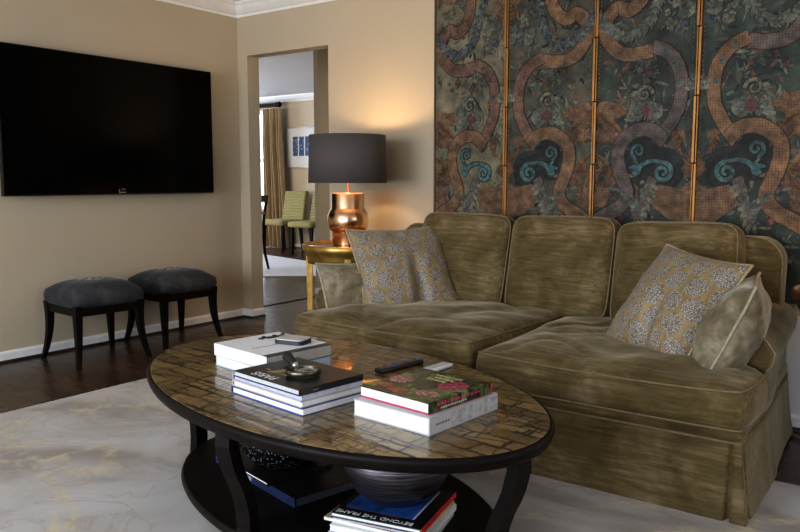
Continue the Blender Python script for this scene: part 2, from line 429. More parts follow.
# ------------------------------------------------------------------ upholstered solids
def grid_cushion(hw, hd, h, crown, bulge=.012, nu=36, nv=36, kc=.10, amp=.006, seed=0, xlim=None, freq=5.0, wr=(1, 1), sag=0, fold=0, cp=.7):
    """box-edge cushion: local x width, y depth, z thickness (centre 0). xlim(v)->(x0,x1) for shaped outlines"""
    mb = MB(); vs = []; fs = []
    def xy(u, v):
        k = kc * (abs(u) ** 7) * (abs(v) ** 7)
        if xlim:
            a, b = xlim(v); x = (a + b) / 2 + (b - a) / 2 * u
        else: x = hw * u
        return x * (1 - k), hd * v * (1 - k)
    def topz(u, v, sgn):
        x, y = xy(u, v)
        e = max(0, (1 - abs(u) ** 4) * (1 - abs(v) ** 4)) ** cp
        nz = noise.noise(Vector((x * freq * wr[0] + seed * 3.1, y * freq * wr[1] + seed * 7.7, sgn * 2.0 + seed)))
        nz2 = noise.noise(Vector((x * freq * 2.3 * wr[0] + seed, y * freq * 2.3 * wr[1], sgn + seed * 1.3)))
        z = h / 2 + crown * e + amp * (nz + .5 * nz2) * (e ** .4) - sag * (1 - u * u) * max(0, -v) ** 2
        if fold:
            q = noise.noise(Vector((x * 3 + seed, y * 3, 3.3)))
            z -= fold * math.exp(-(q / .07) ** 2) * (e ** .5)
        return sgn * z if sgn > 0 else -(h / 2 + crown * .5 * e)
    us = [-1 + 2 * i / nu for i in range(nu + 1)]; vv = [-1 + 2 * j / nv for j in range(nv + 1)]
    for sgn in (1, -1):
        o = len(vs)
        for v in vv:
            for u in us:
                x, y = xy(u, v); vs.append((x, y, topz(u, v, sgn)))
        for j in range(nv):
            for i in range(nu):
                a = o + j * (nu + 1) + i; fs.append((a, a + 1, a + nu + 2, a + nu + 1) if sgn > 0 else (a, a + nu + 1, a + nu + 2, a + 1))
    ring = [(i, 0) for i in range(nu)] + [(nu, j) for j in range(nv)] + [(i, nv) for i in range(nu, 0, -1)] + [(0, j) for j in range(nv, 0, -1)]
    T = [j * (nu + 1) + i for i, j in ring]; off = (nu + 1) * (nv + 1); B = [off + t for t in T]
    rows = [T]
    n = len(ring); K = 4
    for k in range(1, K):
        t = k / K; row = []
        for q in range(n):
            a, b = Vector(vs[T[q]]), Vector(vs[B[q]]); p = a.lerp(b, t)
            pa, pb = Vector(vs[T[q - 1]]), Vector(vs[T[(q + 1) % n]]); d = (pb - pa); nrm = Vector((d.y, -d.x, 0)).normalized()
            w_ = noise.noise(Vector((p.x * 9, p.y * 9, seed + 5.5))) * .4 + 1
            row.append(len(vs)); vs.append(tuple(p + nrm * bulge * math.sin(PI * t) * w_))
        rows.append(row)
    rows.append(B)
    for a, b in zip(rows, rows[1:]):
        for q in range(n): fs.append((a[q], b[q], b[(q + 1) % n], a[(q + 1) % n]))
    mb.add(vs, fs, 0, True)
    return mb, [Vector(vs[t]) for t in T], [Vector(vs[t]) for t in B]

def pipe_of(ring, r, mat, parent, name='piping', lift=0):
    mb = MB(); pts = [p + Vector((0, 0, lift)) for p in ring]
    mb.tube(pts, r, 6, True); return mb.build(name, mat, parent)

# ------------------------------------------------------------------ sofa
SOFA = thing('sofa', 'olive gold velvet sofa with loose cushions in front of the painted screen', 'sofa', (3.03, -1.085, 0), (0, 0, R(-.5)))
def sofa_part(mb, name): return mb.build(name, MAT['sofa'], SOFA)
# skirt with kick pleats
def skirt():
    mb = MB(); hw = 1.0; y0, y1 = -.535, .49; rad = .03
    pts = []
    def seg(a, b, n):
        for i in range(n): pts.append((a[0] + (b[0] - a[0]) * i / n, a[1] + (b[1] - a[1]) * i / n))
    corners = [(-hw, y0), (hw, y0), (hw, y1), (-hw, y1)]
    seg(corners[0], corners[1], 400); seg(corners[1], corners[2], 180); seg(corners[2], corners[3], 40); seg(corners[3], corners[0], 180)
    n = len(pts); zs = [.275, .24, .18, .12, .06, .012]
    vs = []; fs = []
    for k, z in enumerate(zs):
        t = k / (len(zs) - 1)
        for (x, y) in pts:
            nx = (x / hw); ny = (y - (y0 + y1) / 2) / ((y1 - y0) / 2)
            dx = dy = 0
            fl = .03 * t ** 1.3 + .010 * t * noise.noise(Vector((x * 4, y * 4, .3))) + .004 * noise.noise(Vector((x * 9, y * 9, z * 6)))
            if abs(abs(nx) - 1) < 1e-6: dx = math.copysign(fl, nx)
            if abs(abs(ny) - 1) < 1e-6: dy = math.copysign(fl, ny)
            g = 0
            if y == y0: g = max(math.exp(-((abs(x) - .972) / .007) ** 2), 0)
            elif abs(nx) == 1: g = .5 * math.exp(-((y - y0 - .03) / .007) ** 2)
            dep = .028 * g * (.25 + t)
            if y == y0: dy += dep
            elif abs(nx) == 1: dx -= math.copysign(dep, nx)
            px_ = x + dx; vs.append((px_ * (1 - .045 * sstep(-.2, .53, y)), y + dy, z))
    for k in range(len(zs) - 1):
        for q in range(n): fs.append((k * n + q, k * n + (q + 1) % n, (k + 1) * n + (q + 1) % n, (k + 1) * n + q))
    fs.append(tuple(range(n))); mb.add(vs, fs, 0, True)
    return mb
sk = sofa_part(skirt(), 'skirt')
mb = MB(); pts = []
for x, y in ((-1.0, -.54), (1.0, -.54), (1.003, -.2), (.957, .495), (-.957, .495), (-1.003, -.2)): pts.append((x, y, .262))
def densify(p, n=20):
    out = []
    for i in range(len(p)):
        a = Vector(p[i]); b = Vector(p[(i + 1) % len(p)])
        out += [a.lerp(b, k / n) for k in range(n)]
    return out
mb.tube(densify(pts), .0045, 6, True); mb.build('piping', MAT['sofa_pipe'], sk)
# rail under the seat
mb = MB(); mb.box((0, -.035, .298), (2.02, 1.03, .075), .03, 0, None, 4); mb.v = [(x * (1 - .05 * sstep(-.2, .53, y)), y, z) for x, y, z in mb.v]; sofa_part(mb, 'rail')
# arms
def arm(sgn):
    prof = [(.77, .28), (.775, .44), (.782, .50), (.80, .54), (.84, .565), (.90, .575), (.96, .568), (1.01, .545), (1.038, .505), (1.032, .465), (1.008, .43), (1.0, .38), (1.0, .28)]
    P = []
    for i in range(len(prof) - 1):
        for k in range(3):
            t = k / 3; P.append((prof[i][0] * (1 - t) + prof[i + 1][0] * t, prof[i][1] * (1 - t) + prof[i + 1][1] * t))
    P.append(prof[-1])
    cx, cz = .89, .44
    ys = [(-.255, .86), (-.27, .94), (-.26, .985), (-.24, 1.0)] + [(-.24 + .71 * k / 14, 1.0) for k in range(1, 15)] + [(.48, .97)]
    vs, fs = [], []
    n = len(P)
    for (y, s) in ys:
        for (x, z) in P:
            w_ = .008 * noise.noise(Vector((x * 5, y * 6, z * 5 + sgn)))
            tilt = .02 * sstep(-.1, .3, y) * sstep(.45, .57, z); 
            xx = cx + (x - cx) * s + (w_ if s == 1.0 else 0); zz = cz + (z - cz) * s + w_ + tilt
            vs.append((sgn * xx * (1 - .05 * sstep(-.2, .5, y)), y, max(zz, .275)))
    for j in range(len(ys) - 1):
        for i in range(n - 1): fs.append((j * n + i, j * n + i + 1, (j + 1) * n + i + 1, (j + 1) * n + i))
        fs.append((j * n + n - 1, j * n, (j + 1) * n, (j + 1) * n + n - 1))
    fs.append(tuple(range(n))); fs.append(tuple((len(ys) - 1) * n + i for i in range(n)))
    mb = MB(); mb.add(vs, fs, 0, True); a = sofa_part(mb, 'arm')
    ring = [Vector(vs[2 * n + i]) * 1.0 + Vector((0, -.006, 0)) for i in range(n)]
    m2 = MB(); m2.tube(ring, .0042, 6); m2.build('piping', MAT['sofa_pipe'], a)
for s_ in (1, -1): arm(s_)
# back frame with rounded upper corners
def back():
    mb = MB(); poly = []
    x0, x1, z0, z1, r = -.965, .935, .28, .845, .10
    for cx_, cz_, a0 in ((x1 - r, z1 - r, 0), (x0 + r, z1 - r, 90)):
        for k in range(9):
            q = R(a0 + 90 * k / 8); poly.append((cx_ + r * math.cos(q), cz_ + r * math.sin(q) * (1.0)))
    poly = [(x1, z0), (x1, .5), (x1, .62)] + poly + [(x0, .62), (x0, .5), (x0, z0)]
    for k in range(1, 14): poly.append((x0 + (x1 - x0) * k / 14, z0))
    layers = [(.325, .955), (.335, .985), (.352, 1), (.465, 1), (.478, .985), (.482, .96)]
    cx_, cz_ = (x0 + x1) / 2, .55; n = len(poly); vs = []; fs = []
    for y, s in layers:
        for x, z in poly:
            d = 1 - s; vs.append((x - math.copysign(min(abs(x - cx_), .45) * d, x - cx_), y + (.02 * sstep(.5, .85, z)), z - (z - cz_) * d))
    for j in range(len(layers) - 1):
        for i in range(n): fs.append((j * n + i, j * n + (i + 1) % n, (j + 1) * n + (i + 1) % n, (j + 1) * n + i))
    fs.append(tuple(range(n - 1, -1, -1))); fs.append(tuple((len(layers) - 1) * n + i for i in range(n)))
    mb.add(vs, fs, 0, True); b = sofa_part(mb, 'back')
    m2 = MB(); m2.tube([Vector(vs[2 * n + i]) + Vector((0, -.004, 0)) for i in range(n - 13)], .0042, 6); m2.build('piping', MAT['sofa_pipe'], b)
back()
# seat cushions (T-shaped)
def seat(side):
    def xl(v):
        # v=-1 front
        y = .445 * v - .115
        ear = (.245 if side > 0 else .165) * sstep(-.255, -.30, y)
        return (.066, .772 + ear) if side > 0 else (-.772 - ear, .054)
    mb, top, bot = grid_cushion(.4, .445, .125, .038 if side < 0 else .034, .014, 44, 60, 0.022, .015, 3 if side > 0 else 8, xl, 4.5, (1, 1), .012, .013, .55)
    c = mb.build('seat_cushion', MAT['sofa'], SOFA, (0, -.118, (.402 if side < 0 else .378)), (R(1.2 if side > 0 else .6), 0, R(0 if side > 0 else -4)))
    pipe_of(top, .0038, MAT['sofa_pipe'], c); pipe_of(bot, .0038, MAT['sofa_pipe'], c)
seat(1); seat(-1)
# back cushions
for i, (xc, rz, dz) in enumerate(((-.503, 1.0, 0), (.022, -.3, .0), (.54, -1.5, -.012))):
    mb, top, bot = grid_cushion(.253, .232, .12, .050, .014, 32, 32, .085, .010, 11 + i, None, 5, (1.2, .8), 0, .006, .6)
    c = mb.build('back_cushion', MAT['sofa'], SOFA, (xc, .285, .672 + dz), (R(77), R(rz), R(rz)))
    pipe_of(top, .0038, MAT['sofa_pipe'], c); pipe_of(bot, .0038, MAT['sofa_pipe'], c)

# ------------------------------------------------------------------ scatter pillows
def pillow(name, label, mat, pmat, w, h, t, loc, M3, seed, group=None, dent=0, pinch=.085, nf=1.0):
    n = 44; vs = []; fs = []
    for sgn in (1, -1):
        o = len(vs)
        for j in range(n + 1):
            for i in range(n + 1):
                u = -1 + 2 * i / n; v = -1 + 2 * j / n
                x = w / 2 * u * (1 - pinch * (1 - v * v)); y = h / 2 * v * (1 - pinch * (1 - u * u))
                e = max(0, (1 - u * u) * (1 - v * v)) ** .55
                z = t / 2 * e
                nn = noise.noise(Vector((x * 9 + seed, y * 9, sgn + seed))) + .5 * noise.noise(Vector((x * 22 + seed, y * 22, sgn)))
                z += .010 * nf * nn * min(1, e * 2)
                if dent and sgn > 0:
                    z -= dent * math.exp(-((u - .18) / .13) ** 2) * sstep(.55, -.75, v) * min(1, e * 2)
                if i in (0, n) or j in (0, n): z = 0
                vs.append((x, y, sgn * z + .012 * noise.noise(Vector((x * 5, y * 5, seed + .7)))))
        for j in range(n):
            for i in range(n):
                a = o + j * (n + 1) + i; fs.append((a, a + 1, a + n + 2, a + n + 1) if sgn > 0 else (a, a + n + 1, a + n + 2, a + 1))
    mb = MB(); mb.add(vs, fs, 0, True)
    p = mb.build(name, mat)
    p.matrix_world = Matrix.Translation(loc) @ M3.to_4x4()
    tag(p, label, 'pillow', group)
    ring = [(i, 0) for i in range(n)] + [(n, j) for j in range(n)] + [(i, n) for i in range(n, 0, -1)] + [(0, j) for j in range(n, 0, -1)]
    m2 = MB(); m2.tube([vs[j * (n + 1) + i] for i, j in ring], .0055, 6, True); m2.build('piping', pmat, p)
    return p
def basis(xa, ya):
    x = Vector(xa).normalized(); z = x.cross(Vector(ya)).normalized(); y = z.cross(x); return Matrix((x, y, z)).transposed()
def eul(yaw, lean, roll=0):
    """pillow standing: local x to the right, y up, z towards its face (-y when yaw=0), leaning back"""
    return (Matrix.Rotation(yaw, 3, 'Z') @ Matrix.Rotation(PI / 2 + lean, 3, 'X') @ Matrix.Rotation(roll, 3, 'Z'))
pillow('throw_pillow', 'gold silk pillow with silver oval medallions at the left end of the sofa', MAT['medallion'], MAT['gold_pipe'], .50, .48, .17, (2.34, -1.08, .645), eul(.966, -.62, .03), 1.0, 'medallion pillows', .05)
pillow('throw_pillow', 'gold silk pillow with silver oval medallions at the right end of the sofa', MAT['medallion'], MAT['gold_pipe'], .46, .48, .21, (3.678, -1.228, .608), eul(-.561, -.62, -.10), 5.0, 'medallion pillows', .03)
pillow('velvet_pillow', 'silvery olive velvet pillow standing edge-on against the right sofa arm', MAT['silver_velvet'], MAT['silver_pipe'], .43, .41, .21, (3.905, -1.29, .55), basis((.16, -1, 0), (.42, 0, 1)), 9.0, 'plain velvet pillows')
pillow('velvet_pillow', 'grey green velvet pillow tucked behind the left medallion pillow', MAT['silver_velvet'], MAT['silver_pipe'], .42, .33, .13, (2.215, -1.255, .535), basis((.42, .9, 0), (-.45, .2, 1)), 13.0, 'plain velvet pillows')

# ------------------------------------------------------------------ painted folding screen
def paint(name, c, weave=0.0, var=.35, scale=22, rough=.55, c2=None):
    m, nt, b = newmat(name); v = objmap(nt)
    f = noisetex(nt, v, scale, 5, .65, .5)
    lo = tuple(x * (1 - var) for x in c); hi = tuple(min(1, x * (1 + var)) for x in c)
    if c2: lo = c2
    col = ramp(nt, f, [(.36, lo), (.62, hi)])
    wear = ramp(nt, noisetex(nt, v, 6, 6, .75, .4), [(.36, (.28, .27, .27)), (.64, (1.15, 1.05, 1.0))])
    col = mixc(nt, .9, col, wear, 'MULTIPLY')
    if weave:
        sep = N(nt, 'ShaderNodeSeparateXYZ'); nt.links.new(v, sep.inputs[0])
        sx = math_(nt, 'SINE', math_(nt, 'MULTIPLY', sep.outputs[0], 520)); sz = math_(nt, 'SINE', math_(nt, 'MULTIPLY', sep.outputs[2], 520))
        g = math_(nt, 'MAXIMUM', sx, sz)
        k = ramp(nt, g, [(.45, (1.25, 1.2, 1.1)), (.95, (.55, .5, .48))])
        col = mixc(nt, weave, col, k, 'MULTIPLY')
    nt.links.new(col, b.inputs['Base Color'])
    setb(b, Roughness=rough, Specular_IOR_Level=.2)
    bump(nt, b, f, .15, .004)
    return m
S = .52
def sc(c, k=S): return tuple(x * k for x in c)
PM = dict(
    copper=paint('painted_copper', sc((.35, .22, .125)), .5), rose=paint('painted_rose', sc((.30, .185, .135)), .5),
    teal=paint('painted_teal', sc((.12, .27, .28)), 0, .5, 40), garland=paint('painted_garland', sc((.20, .225, .195)), 0, .5, 60),
    grey=paint('painted_grey_leaf', sc((.27, .29, .22)), 0, .55, 50), rust=paint('painted_rust', sc((.26, .145, .07)), 0, .5, 35),
    pink=paint('painted_flower', sc((.28, .12, .12)), 0, .5, 50), blue=paint('painted_blue', sc((.09, .13, .17)), 0, .4, 50),
    dark=paint('painted_dark', (.024, .026, .025), 0, .4), outline=paint('painted_outline', (.045, .026, .018), 0, .4),
    sage=paint('painted_sage', (.19, .175, .115), .12, .2, 7), green=paint('painted_green', (.085, .088, .062), .15, .3, 7),
    black=paint('painted_blackgreen', (.045, .054, .043), .15, .35, 7), dteal=paint('painted_deep_teal', (.044, .060, .050), .15, .35, 7),
    slate=paint('painted_slate', sc((.22, .185, .17)), .5), nail=plain('brass_nail', (.25, .15, .06), .4, .8),
    gold=plain('screen_gold', (.26, .115, .022), .42, .4, var=.25, scale=9), wood=plain('screen_edge_wood', (.10, .045, .018), .5))
PK = list(PM.keys()); PI_ = {k: i for i, k in enumerate(PK)}
A_ = [(.237, 1.988), (.266, 1.903), (.325, 1.862), (.376, 1.88), (.423, 1.846), (.44, 1.783), (.416, 1.724), (.366, 1.677), (.293, 1.66), (.205, 1.672)]
A0 = [(.44, 2.36), (.36, 2.30), (.30, 2.22), (.24, 2.11), (.237, 1.988)]
B_ = [(.205, 1.69), (.13, 1.654), (.081, 1.588), (.065, 1.514), (.067, 1.448), (.079, 1.397), (.12, 1.319), (.175, 1.245)]
C_ = [(.14, 1.262), (.182, 1.302), (.242, 1.315), (.302, 1.293), (.346, 1.248), (.358, 1.188), (.344, 1.12), (.322, 1.065), (.306, 1.02), (.318, .975), (.355, .94), (.408, .912), (.47, .875)]
GARL = [(.03, 2.22), (.12, 2.10), (.156, 1.974), (.186, 1.884), (.214, 1.812), (.269, 1.758), (.323, 1.743), (.384, 1.765), (.434, 1.802), (.473, 1.849)]
def catmull(p, n=8):
    out = []
    for i in range(len(p) - 1):
        p0 = p[max(i - 1, 0)]; p1 = p[i]; p2 = p[i + 1]; p3 = p[min(i + 2, len(p) - 1)]
        for k in range(n):
            t = k / n
            out.append(tuple(.5 * (2 * p1[c] + (p2[c] - p0[c]) * t + (2 * p0[c] - 5 * p1[c] + 4 * p2[c] - p3[c]) * t * t + (3 * p1[c] - p0[c] - 3 * p2[c] + p3[c]) * t ** 3) for c in (0, 1)))
    out.append(p[-1]); return out
def panel(ix, x0, width, flip, bg, pal, rng):
    mb = MB(); PW = .478; cnt = [0]
    Z0, Z1 = .555, 2.34; yf = -.524
    def T(u, z, lay): # pattern coords -> local
        uu = max(.006, min(PW - .006, u)); uu = PW - uu if flip else uu
        return (uu / PW * width, -.0004 * lay - cnt[0] * 6e-6, max(Z0 + .004, min(Z1 - .004, z)))
    mb.box((width / 2, .0125, (Z0 + Z1) / 2), (width, .025, Z1 - Z0), 0, PI_[bg])
    def poly(pts, mat, lay):
        cnt[0] += 1
        c = (sum(p[0] for p in pts) / len(pts), sum(p[1] for p in pts) / len(pts))
        vs = [T(*c, lay)] + [T(*p, lay) for p in pts]; n = len(pts)
        mb.add(vs, [(0, 1 + i, 1 + (i + 1) % n) for i in range(n)], PI_[mat], False)
    def strip(path, w0, mat, lay, w1=None, outline=True):
        P = catmull(path); n = len(P); L = []; Rr = []; L2 = []; R2 = []
        for i, p in enumerate(P):
            a = P[max(i - 1, 0)]; b = P[min(i + 1, n - 1)]; dx, dz = b[0] - a[0], b[1] - a[1]; l = math.hypot(dx, dz) or 1
            nx, nz = -dz / l, dx / l; w_ = (w0 + ((w1 if w1 is not None else w0) - w0) * i / (n - 1)) / 2
            L.append((p[0] + nx * w_, p[1] + nz * w_)); Rr.append((p[0] - nx * w_, p[1] - nz * w_))
            o = w_ + .0045; L2.append((p[0] + nx * o, p[1] + nz * o)); R2.append((p[0] - nx * o, p[1] - nz * o))
        for (a, b, m_, ly) in (((L2, R2, 'outline', lay - .5),) if outline else ()) + ((L, Rr, mat, lay),):
            cnt[0] += 1
            vs = [T(*q, ly) for q in a] + [T(*q, ly) for q in b]
            mb.add(vs, [(i, i + 1, n + i + 1, n + i) for i in range(n - 1)], PI_[m_], False)
    def leaf(x, z, ang, ln, wd, mat, lay, curl=0.0):
        pts = []
        for sgn in (1, -1):
            rngk = range(0, 7) if sgn > 0 else range(6, -1, -1)
            for k in rngk:
                t = k / 6; o = sgn * wd / 2 * math.sin(PI * min(1, t * .9 + .05)) ** .8
                a = ang + curl * t; px = ln * t
                pts.append((x + px * math.cos(ang + curl * t / 2) - o * math.sin(a), z + px * math.sin(ang + curl * t / 2) + o * math.cos(a)))
        poly(pts, mat, lay)
    def spiral(cx, cz, r, turns, a0, mat, lay, wd, dirn=1):
        P = []
        for k in range(int(turns * 8) + 1):
            a = a0 + dirn * 2 * PI * k / 8; rr = r * (1 - .85 * k / (turns * 8)); P.append((cx + rr * math.cos(a), cz + rr * math.sin(a)))
        strip(P, wd, mat, lay, wd * .5)
    def flower(x, z, r, mat, lay, n=6):
        for k in range(n): 
            a = 2 * PI * k / n + rng.random(); leaf(x, z, a, r, r * .8, mat, lay)
        poly([(x + r * .3 * math.cos(2 * PI * k / 7), z + r * .3 * math.sin(2 * PI * k / 7)) for k in range(7)], 'rust', lay + .3)
    def acanthus(x, z, ang, ln, curl, mats, lay, n=7, wd=.05):
        px, pz = x, z
        for k in range(n):
            t = k / (n - 1); a = ang + curl * t; sz = wd * (1.15 - .75 * t)
            leaf(px, pz, a + 1.0 - .3 * t, sz, sz * .45, mats[k % len(mats)], lay, -.7)
            leaf(px, pz, a - 1.0 + .3 * t, sz * .8, sz * .4, mats[(k + 1) % len(mats)], lay, .7)
            px += ln / n * math.cos(a); pz += ln / n * math.sin(a)
        leaf(px, pz, ang + curl, wd * .7, wd * .3, mats[0], lay, curl * .3)
        px, pz = x, z; P = [(x, z)]
        for k in range(n):
            a = ang + curl * k / (n - 1); px += ln / n * math.cos(a); pz += ln / n * math.sin(a); P.append((px, pz))
        strip(P, .008, mats[-1], lay, .003, False)
    # background sprigs
    for k in range(330):
        x = rng.uniform(.03, .45); z = rng.uniform(.7, 2.3); a = rng.uniform(0, 2 * PI)
        leaf(x, z, a, rng.uniform(.02, .075), rng.uniform(.006, .02), rng.choice(['garland', 'garland', 'green' if bg != 'green' else 'dark', 'dark', 'rust', 'grey', 'rose']), 1 + .02 * (k % 20), rng.uniform(-1, 1))
    # dark field inside the ring
    poly([(.25 + .10 * math.cos(2 * PI * k / 20), 1.19 + .115 * math.sin(2 * PI * k / 20)) for k in range(20)], 'dark' if bg != 'sage' else 'sage', 2)
    poly([(.13 + .09 * math.cos(2 * PI * k / 18), 1.13 + .10 * math.sin(2 * PI * k / 18)) for k in range(18)], 'dark' if bg != 'sage' else 'sage', 2)
    # copper urn at the hinge side
    poly([(.0, 1.08), (.05, 1.04), (.10, 1.05), (.15, 1.06), (.19, 1.02), (.17, .95), (.10, .90), (.0, .88)], 'copper', 3)
    poly([(.0, 1.24), (.02, 1.21), (.03, 1.16), (.055, 1.13), (.03, 1.10), (.0, 1.09)], 'rust', 3)
    strip([(.0, 1.045), (.06, 1.02), (.12, 1.02), (.18, .985)], .012, 'rose', 3.4, .006)
    strip([(.18, 1.09), (.205, 1.03), (.21, .97), (.235, .92), (.27, .87)], .05, 'slate', 3.6, .02)
    for k in range(7):
        t = k / 6; leaf(.19 + .06 * t, 1.06 - .17 * t, R(200 + 30 * t), .05, .02, 'grey', 4, .8)
        leaf(.20 + .06 * t, 1.06 - .17 * t, R(-30 - 30 * t), .045, .018, 'garland', 4, -.8)
    # copper leaves on the far side
    for (x, z, a, l, w_, c) in ((.47, 1.38, 200, .17, .05, .6), (.47, 1.36, 170, .14, .045, -.5), (.46, 1.34, 215, .13, .04, .4), (.47, 1.20, 215, .13, .05, .9), (.47, 1.12, 190, .10, .05, -.8), (.44, 1.02, 60, .13, .04, .5), (.46, .97, 110, .16, .05, .4), (.40, .93, 130, .10, .03, .6),
                              (.04, 1.86, 80, .12, .04, .7), (.02, 1.95, 60, .10, .04, -.5), (.40, 2.02, 70, .14, .05, .8), (.46, 2.0, 110, .13, .045, -.6), (.35, 2.06, 40, .10, .03, .8)):
        leaf(x, z, R(a), l, w_, 'rust' if rng.random() < .6 else 'copper', 2.6, c)
        strip([(x, z), (x + l * .5 * math.cos(R(a) + c * .2), z + l * .5 * math.sin(R(a) + c * .2)), (x + l * .9 * math.cos(R(a) + c * .45), z + l * .9 * math.sin(R(a) + c * .45))], .005, 'outline', 2.9, .002, False)
    # the great ribbon
    strip(A0 + A_[1:], .062, pal[0], 5); strip(B_, .058, pal[1], 5.6); strip(C_, .064, pal[2], 6.2)
    for (x, z) in ((.15, 1.665), (.10, 1.60), (.076, 1.51)): flower(x, z, .014, pal[3], 7, 5)
    acanthus(.47, 1.42, R(195), .26, R(-70), ['rust', 'copper', 'rose'], 4.0, 8, .07)
    acanthus(.47, 1.28, R(150), .16, R(80), ['rust', 'rose', 'copper'], 3.8, 7, .055)
    acanthus(.45, .95, R(95), .22, R(75), ['copper', 'rust', 'rose'], 3.9, 8, .06)
    acanthus(.17, 1.36, R(60), .20, R(-130), ['grey', 'garland', 'grey'], 4.2, 8, .06)
    acanthus(.33, 1.42, R(120), .17, R(120), ['garland', 'grey', 'green'], 4.1, 7, .05)
    acanthus(.05, 1.80, R(80), .20, R(-60), ['grey', 'garland', 'green'], 4.0, 7, .055)
    acanthus(.42, 2.04, R(160), .20, R(100), ['rust', 'rose', 'garland'], 4.0, 7, .055)
    acanthus(.06, 1.30, R(-60), .12, R(-80), ['rust', 'copper'], 4.0, 6, .04)
    acanthus(.03, 1.48, R(100), .14, R(60), ['garland', 'grey'], 4.0, 6, .04)
    acanthus(.235, .90, R(70), .20, R(-50), ['grey', 'slate', 'garland'], 4.0, 7, .05)
    # garland of leaves
    G = catmull(GARL, 6)
    for i in range(0, len(G) - 1):
        x, z = G[i]; a = math.atan2(G[i + 1][1] - z, G[i + 1][0] - x)
        for s in (1, -1, 0): leaf(x, z, a + s * .8 + rng.uniform(-.2, .2), .038, .012, 'garland' if (i + s) % 3 else ('grey' if bg in ('black', 'dteal') else 'blue'), 7.2 + .02 * ((i + s) % 5), 0)
    # teal scrolls
    spiral(.136, 1.115, .046, 1.6, R(100), 'teal', 7, .022); spiral(.256, 1.215, .036, 1.4, R(-70), 'teal', 7, .017)
    strip([(.115, 1.158), (.185, 1.168), (.235, 1.15), (.275, 1.105)], .012, 'teal', 7.3, .026)
    strip([(.268, 1.185), (.27, 1.17), (.255, 1.155)], .012, 'teal', 7.3, .010)
    for a, l in ((-60, .05), (-20, .05), (-95, .045)): leaf(.25, 1.148, R(a), l, .02, 'teal', 7.5, .3)
    # acanthus and flowers mid panel
    spiral(.235, 1.475, .04, 1.3, R(180), 'grey', 4.2, .018, -1)
    for k in range(8):
        leaf(.245 + .012 * k, 1.505 - .02 * k, R(30 - 28 * k), .055, .022, 'grey' if k % 2 else 'garland', 4.4, -.7)
    for k in range(5): leaf(.18 + .02 * k, 1.43 - .012 * k, R(235 + 18 * k), .05, .018, 'garland', 4.1, .5)
    for (x, z, r, m_) in ((.215, 1.578, .018, 'pink'), (.193, 1.555, .013, 'grey'), (.321, 1.609, .016, 'pink'), (.224, 1.40, .032, 'pink'), (.26, 1.585, .014, 'grey'), (.36, 1.565, .014, 'rust'), (.12, 1.78, .03, 'grey'), (.10, 1.87, .026, 'grey'), (.14, 1.83, .018, 'grey'), (.06, 1.78, .02, 'blue'), (.33, .90, .016, 'pink')):
        flower(x, z, r, m_, 4.5)
    for k in range(16):
        x = .15 + .17 * rng.random(); z = 1.56 + .08 * rng.random(); leaf(x, z, rng.uniform(0, 6.28), .03, .008, 'garland', 4.3, .6)
    for k in range(14):
        x = .06 + .12 * rng.random(); z = 1.74 + .16 * rng.random(); leaf(x, z, rng.uniform(0, 6.28), .032, .011, 'garland', 4.3, .6)
    # nail heads down both long edges
    z = Z0 + .02
    while z < Z1:
        for u in (.017, PW - .017):
            x_, y_, z_ = T(u, z, 8.4); r = .0035
            mb.add([(x_, y_ - .0015, z_)] + [(x_ + r * math.cos(k * PI / 3), y_, z_ + r * math.sin(k * PI / 3)) for k in range(6)], [(0, 1 + k, 1 + (k + 1) % 6) for k in range(6)], PI_['nail'], False)
        z += .021
    return mb
SCR = thing('folding_screen', 'antique four-panel painted screen with scrolls and gold edges behind the sofa', 'folding screen', (2.14, -.527, 0))
rng = random.Random(7)
xs = [.016, .458, .938, 1.414, 1.892]
for i, (bg, pal, fl_) in enumerate((('sage', ('rose', 'rose', 'copper', 'blue'), True), ('green', ('copper', 'rose', 'copper', 'pink'), False), ('black', ('copper', 'slate', 'slate', 'teal'), True), ('dteal', ('slate', 'copper', 'copper', 'teal'), False))):
    x0, x1 = xs[i] + .006, xs[i + 1] - .006
    p = panel(i, x0, x1 - x0, fl_, bg, pal, rng).build('painted_panel', list(PM.values()), SCR, (x0, 0, 0))
    for side in ((1,) if i == 0 else (0, 1) if i < 3 else (0,)):
        xx = (x1 - x0) if side else 0
        m2 = MB()
        # stepped gilt hinge edge: alternating wide and narrow lengths
        zc = .555; k = i + side; 
        while zc < 2.34:
            l = .30; wide = (k % 2 == 0) ^ bool(side)
            wd = .012 if wide else .007
            z1 = min(2.34, zc + l)
            m2.box((xx + (.0 if side else 0), -.004 if wide else -.001, (zc + z1) / 2), (wd, .018, z1 - zc - .004), .002, 0)
            zc += l; k += 1
        m2.build('gilt_hinge_edge', PM['gold'], p)
mb = MB(); mb.box((.015, .010, 1.45), (.01, .03, 1.785), .002); mb.build('edge_strip', PM['wood'], SCR)
mb = MB(); mb.box((.95, .0262, 1.9), (1.4, .0015, .06)); mb.build('wall_mount', PM['wood'], SCR)

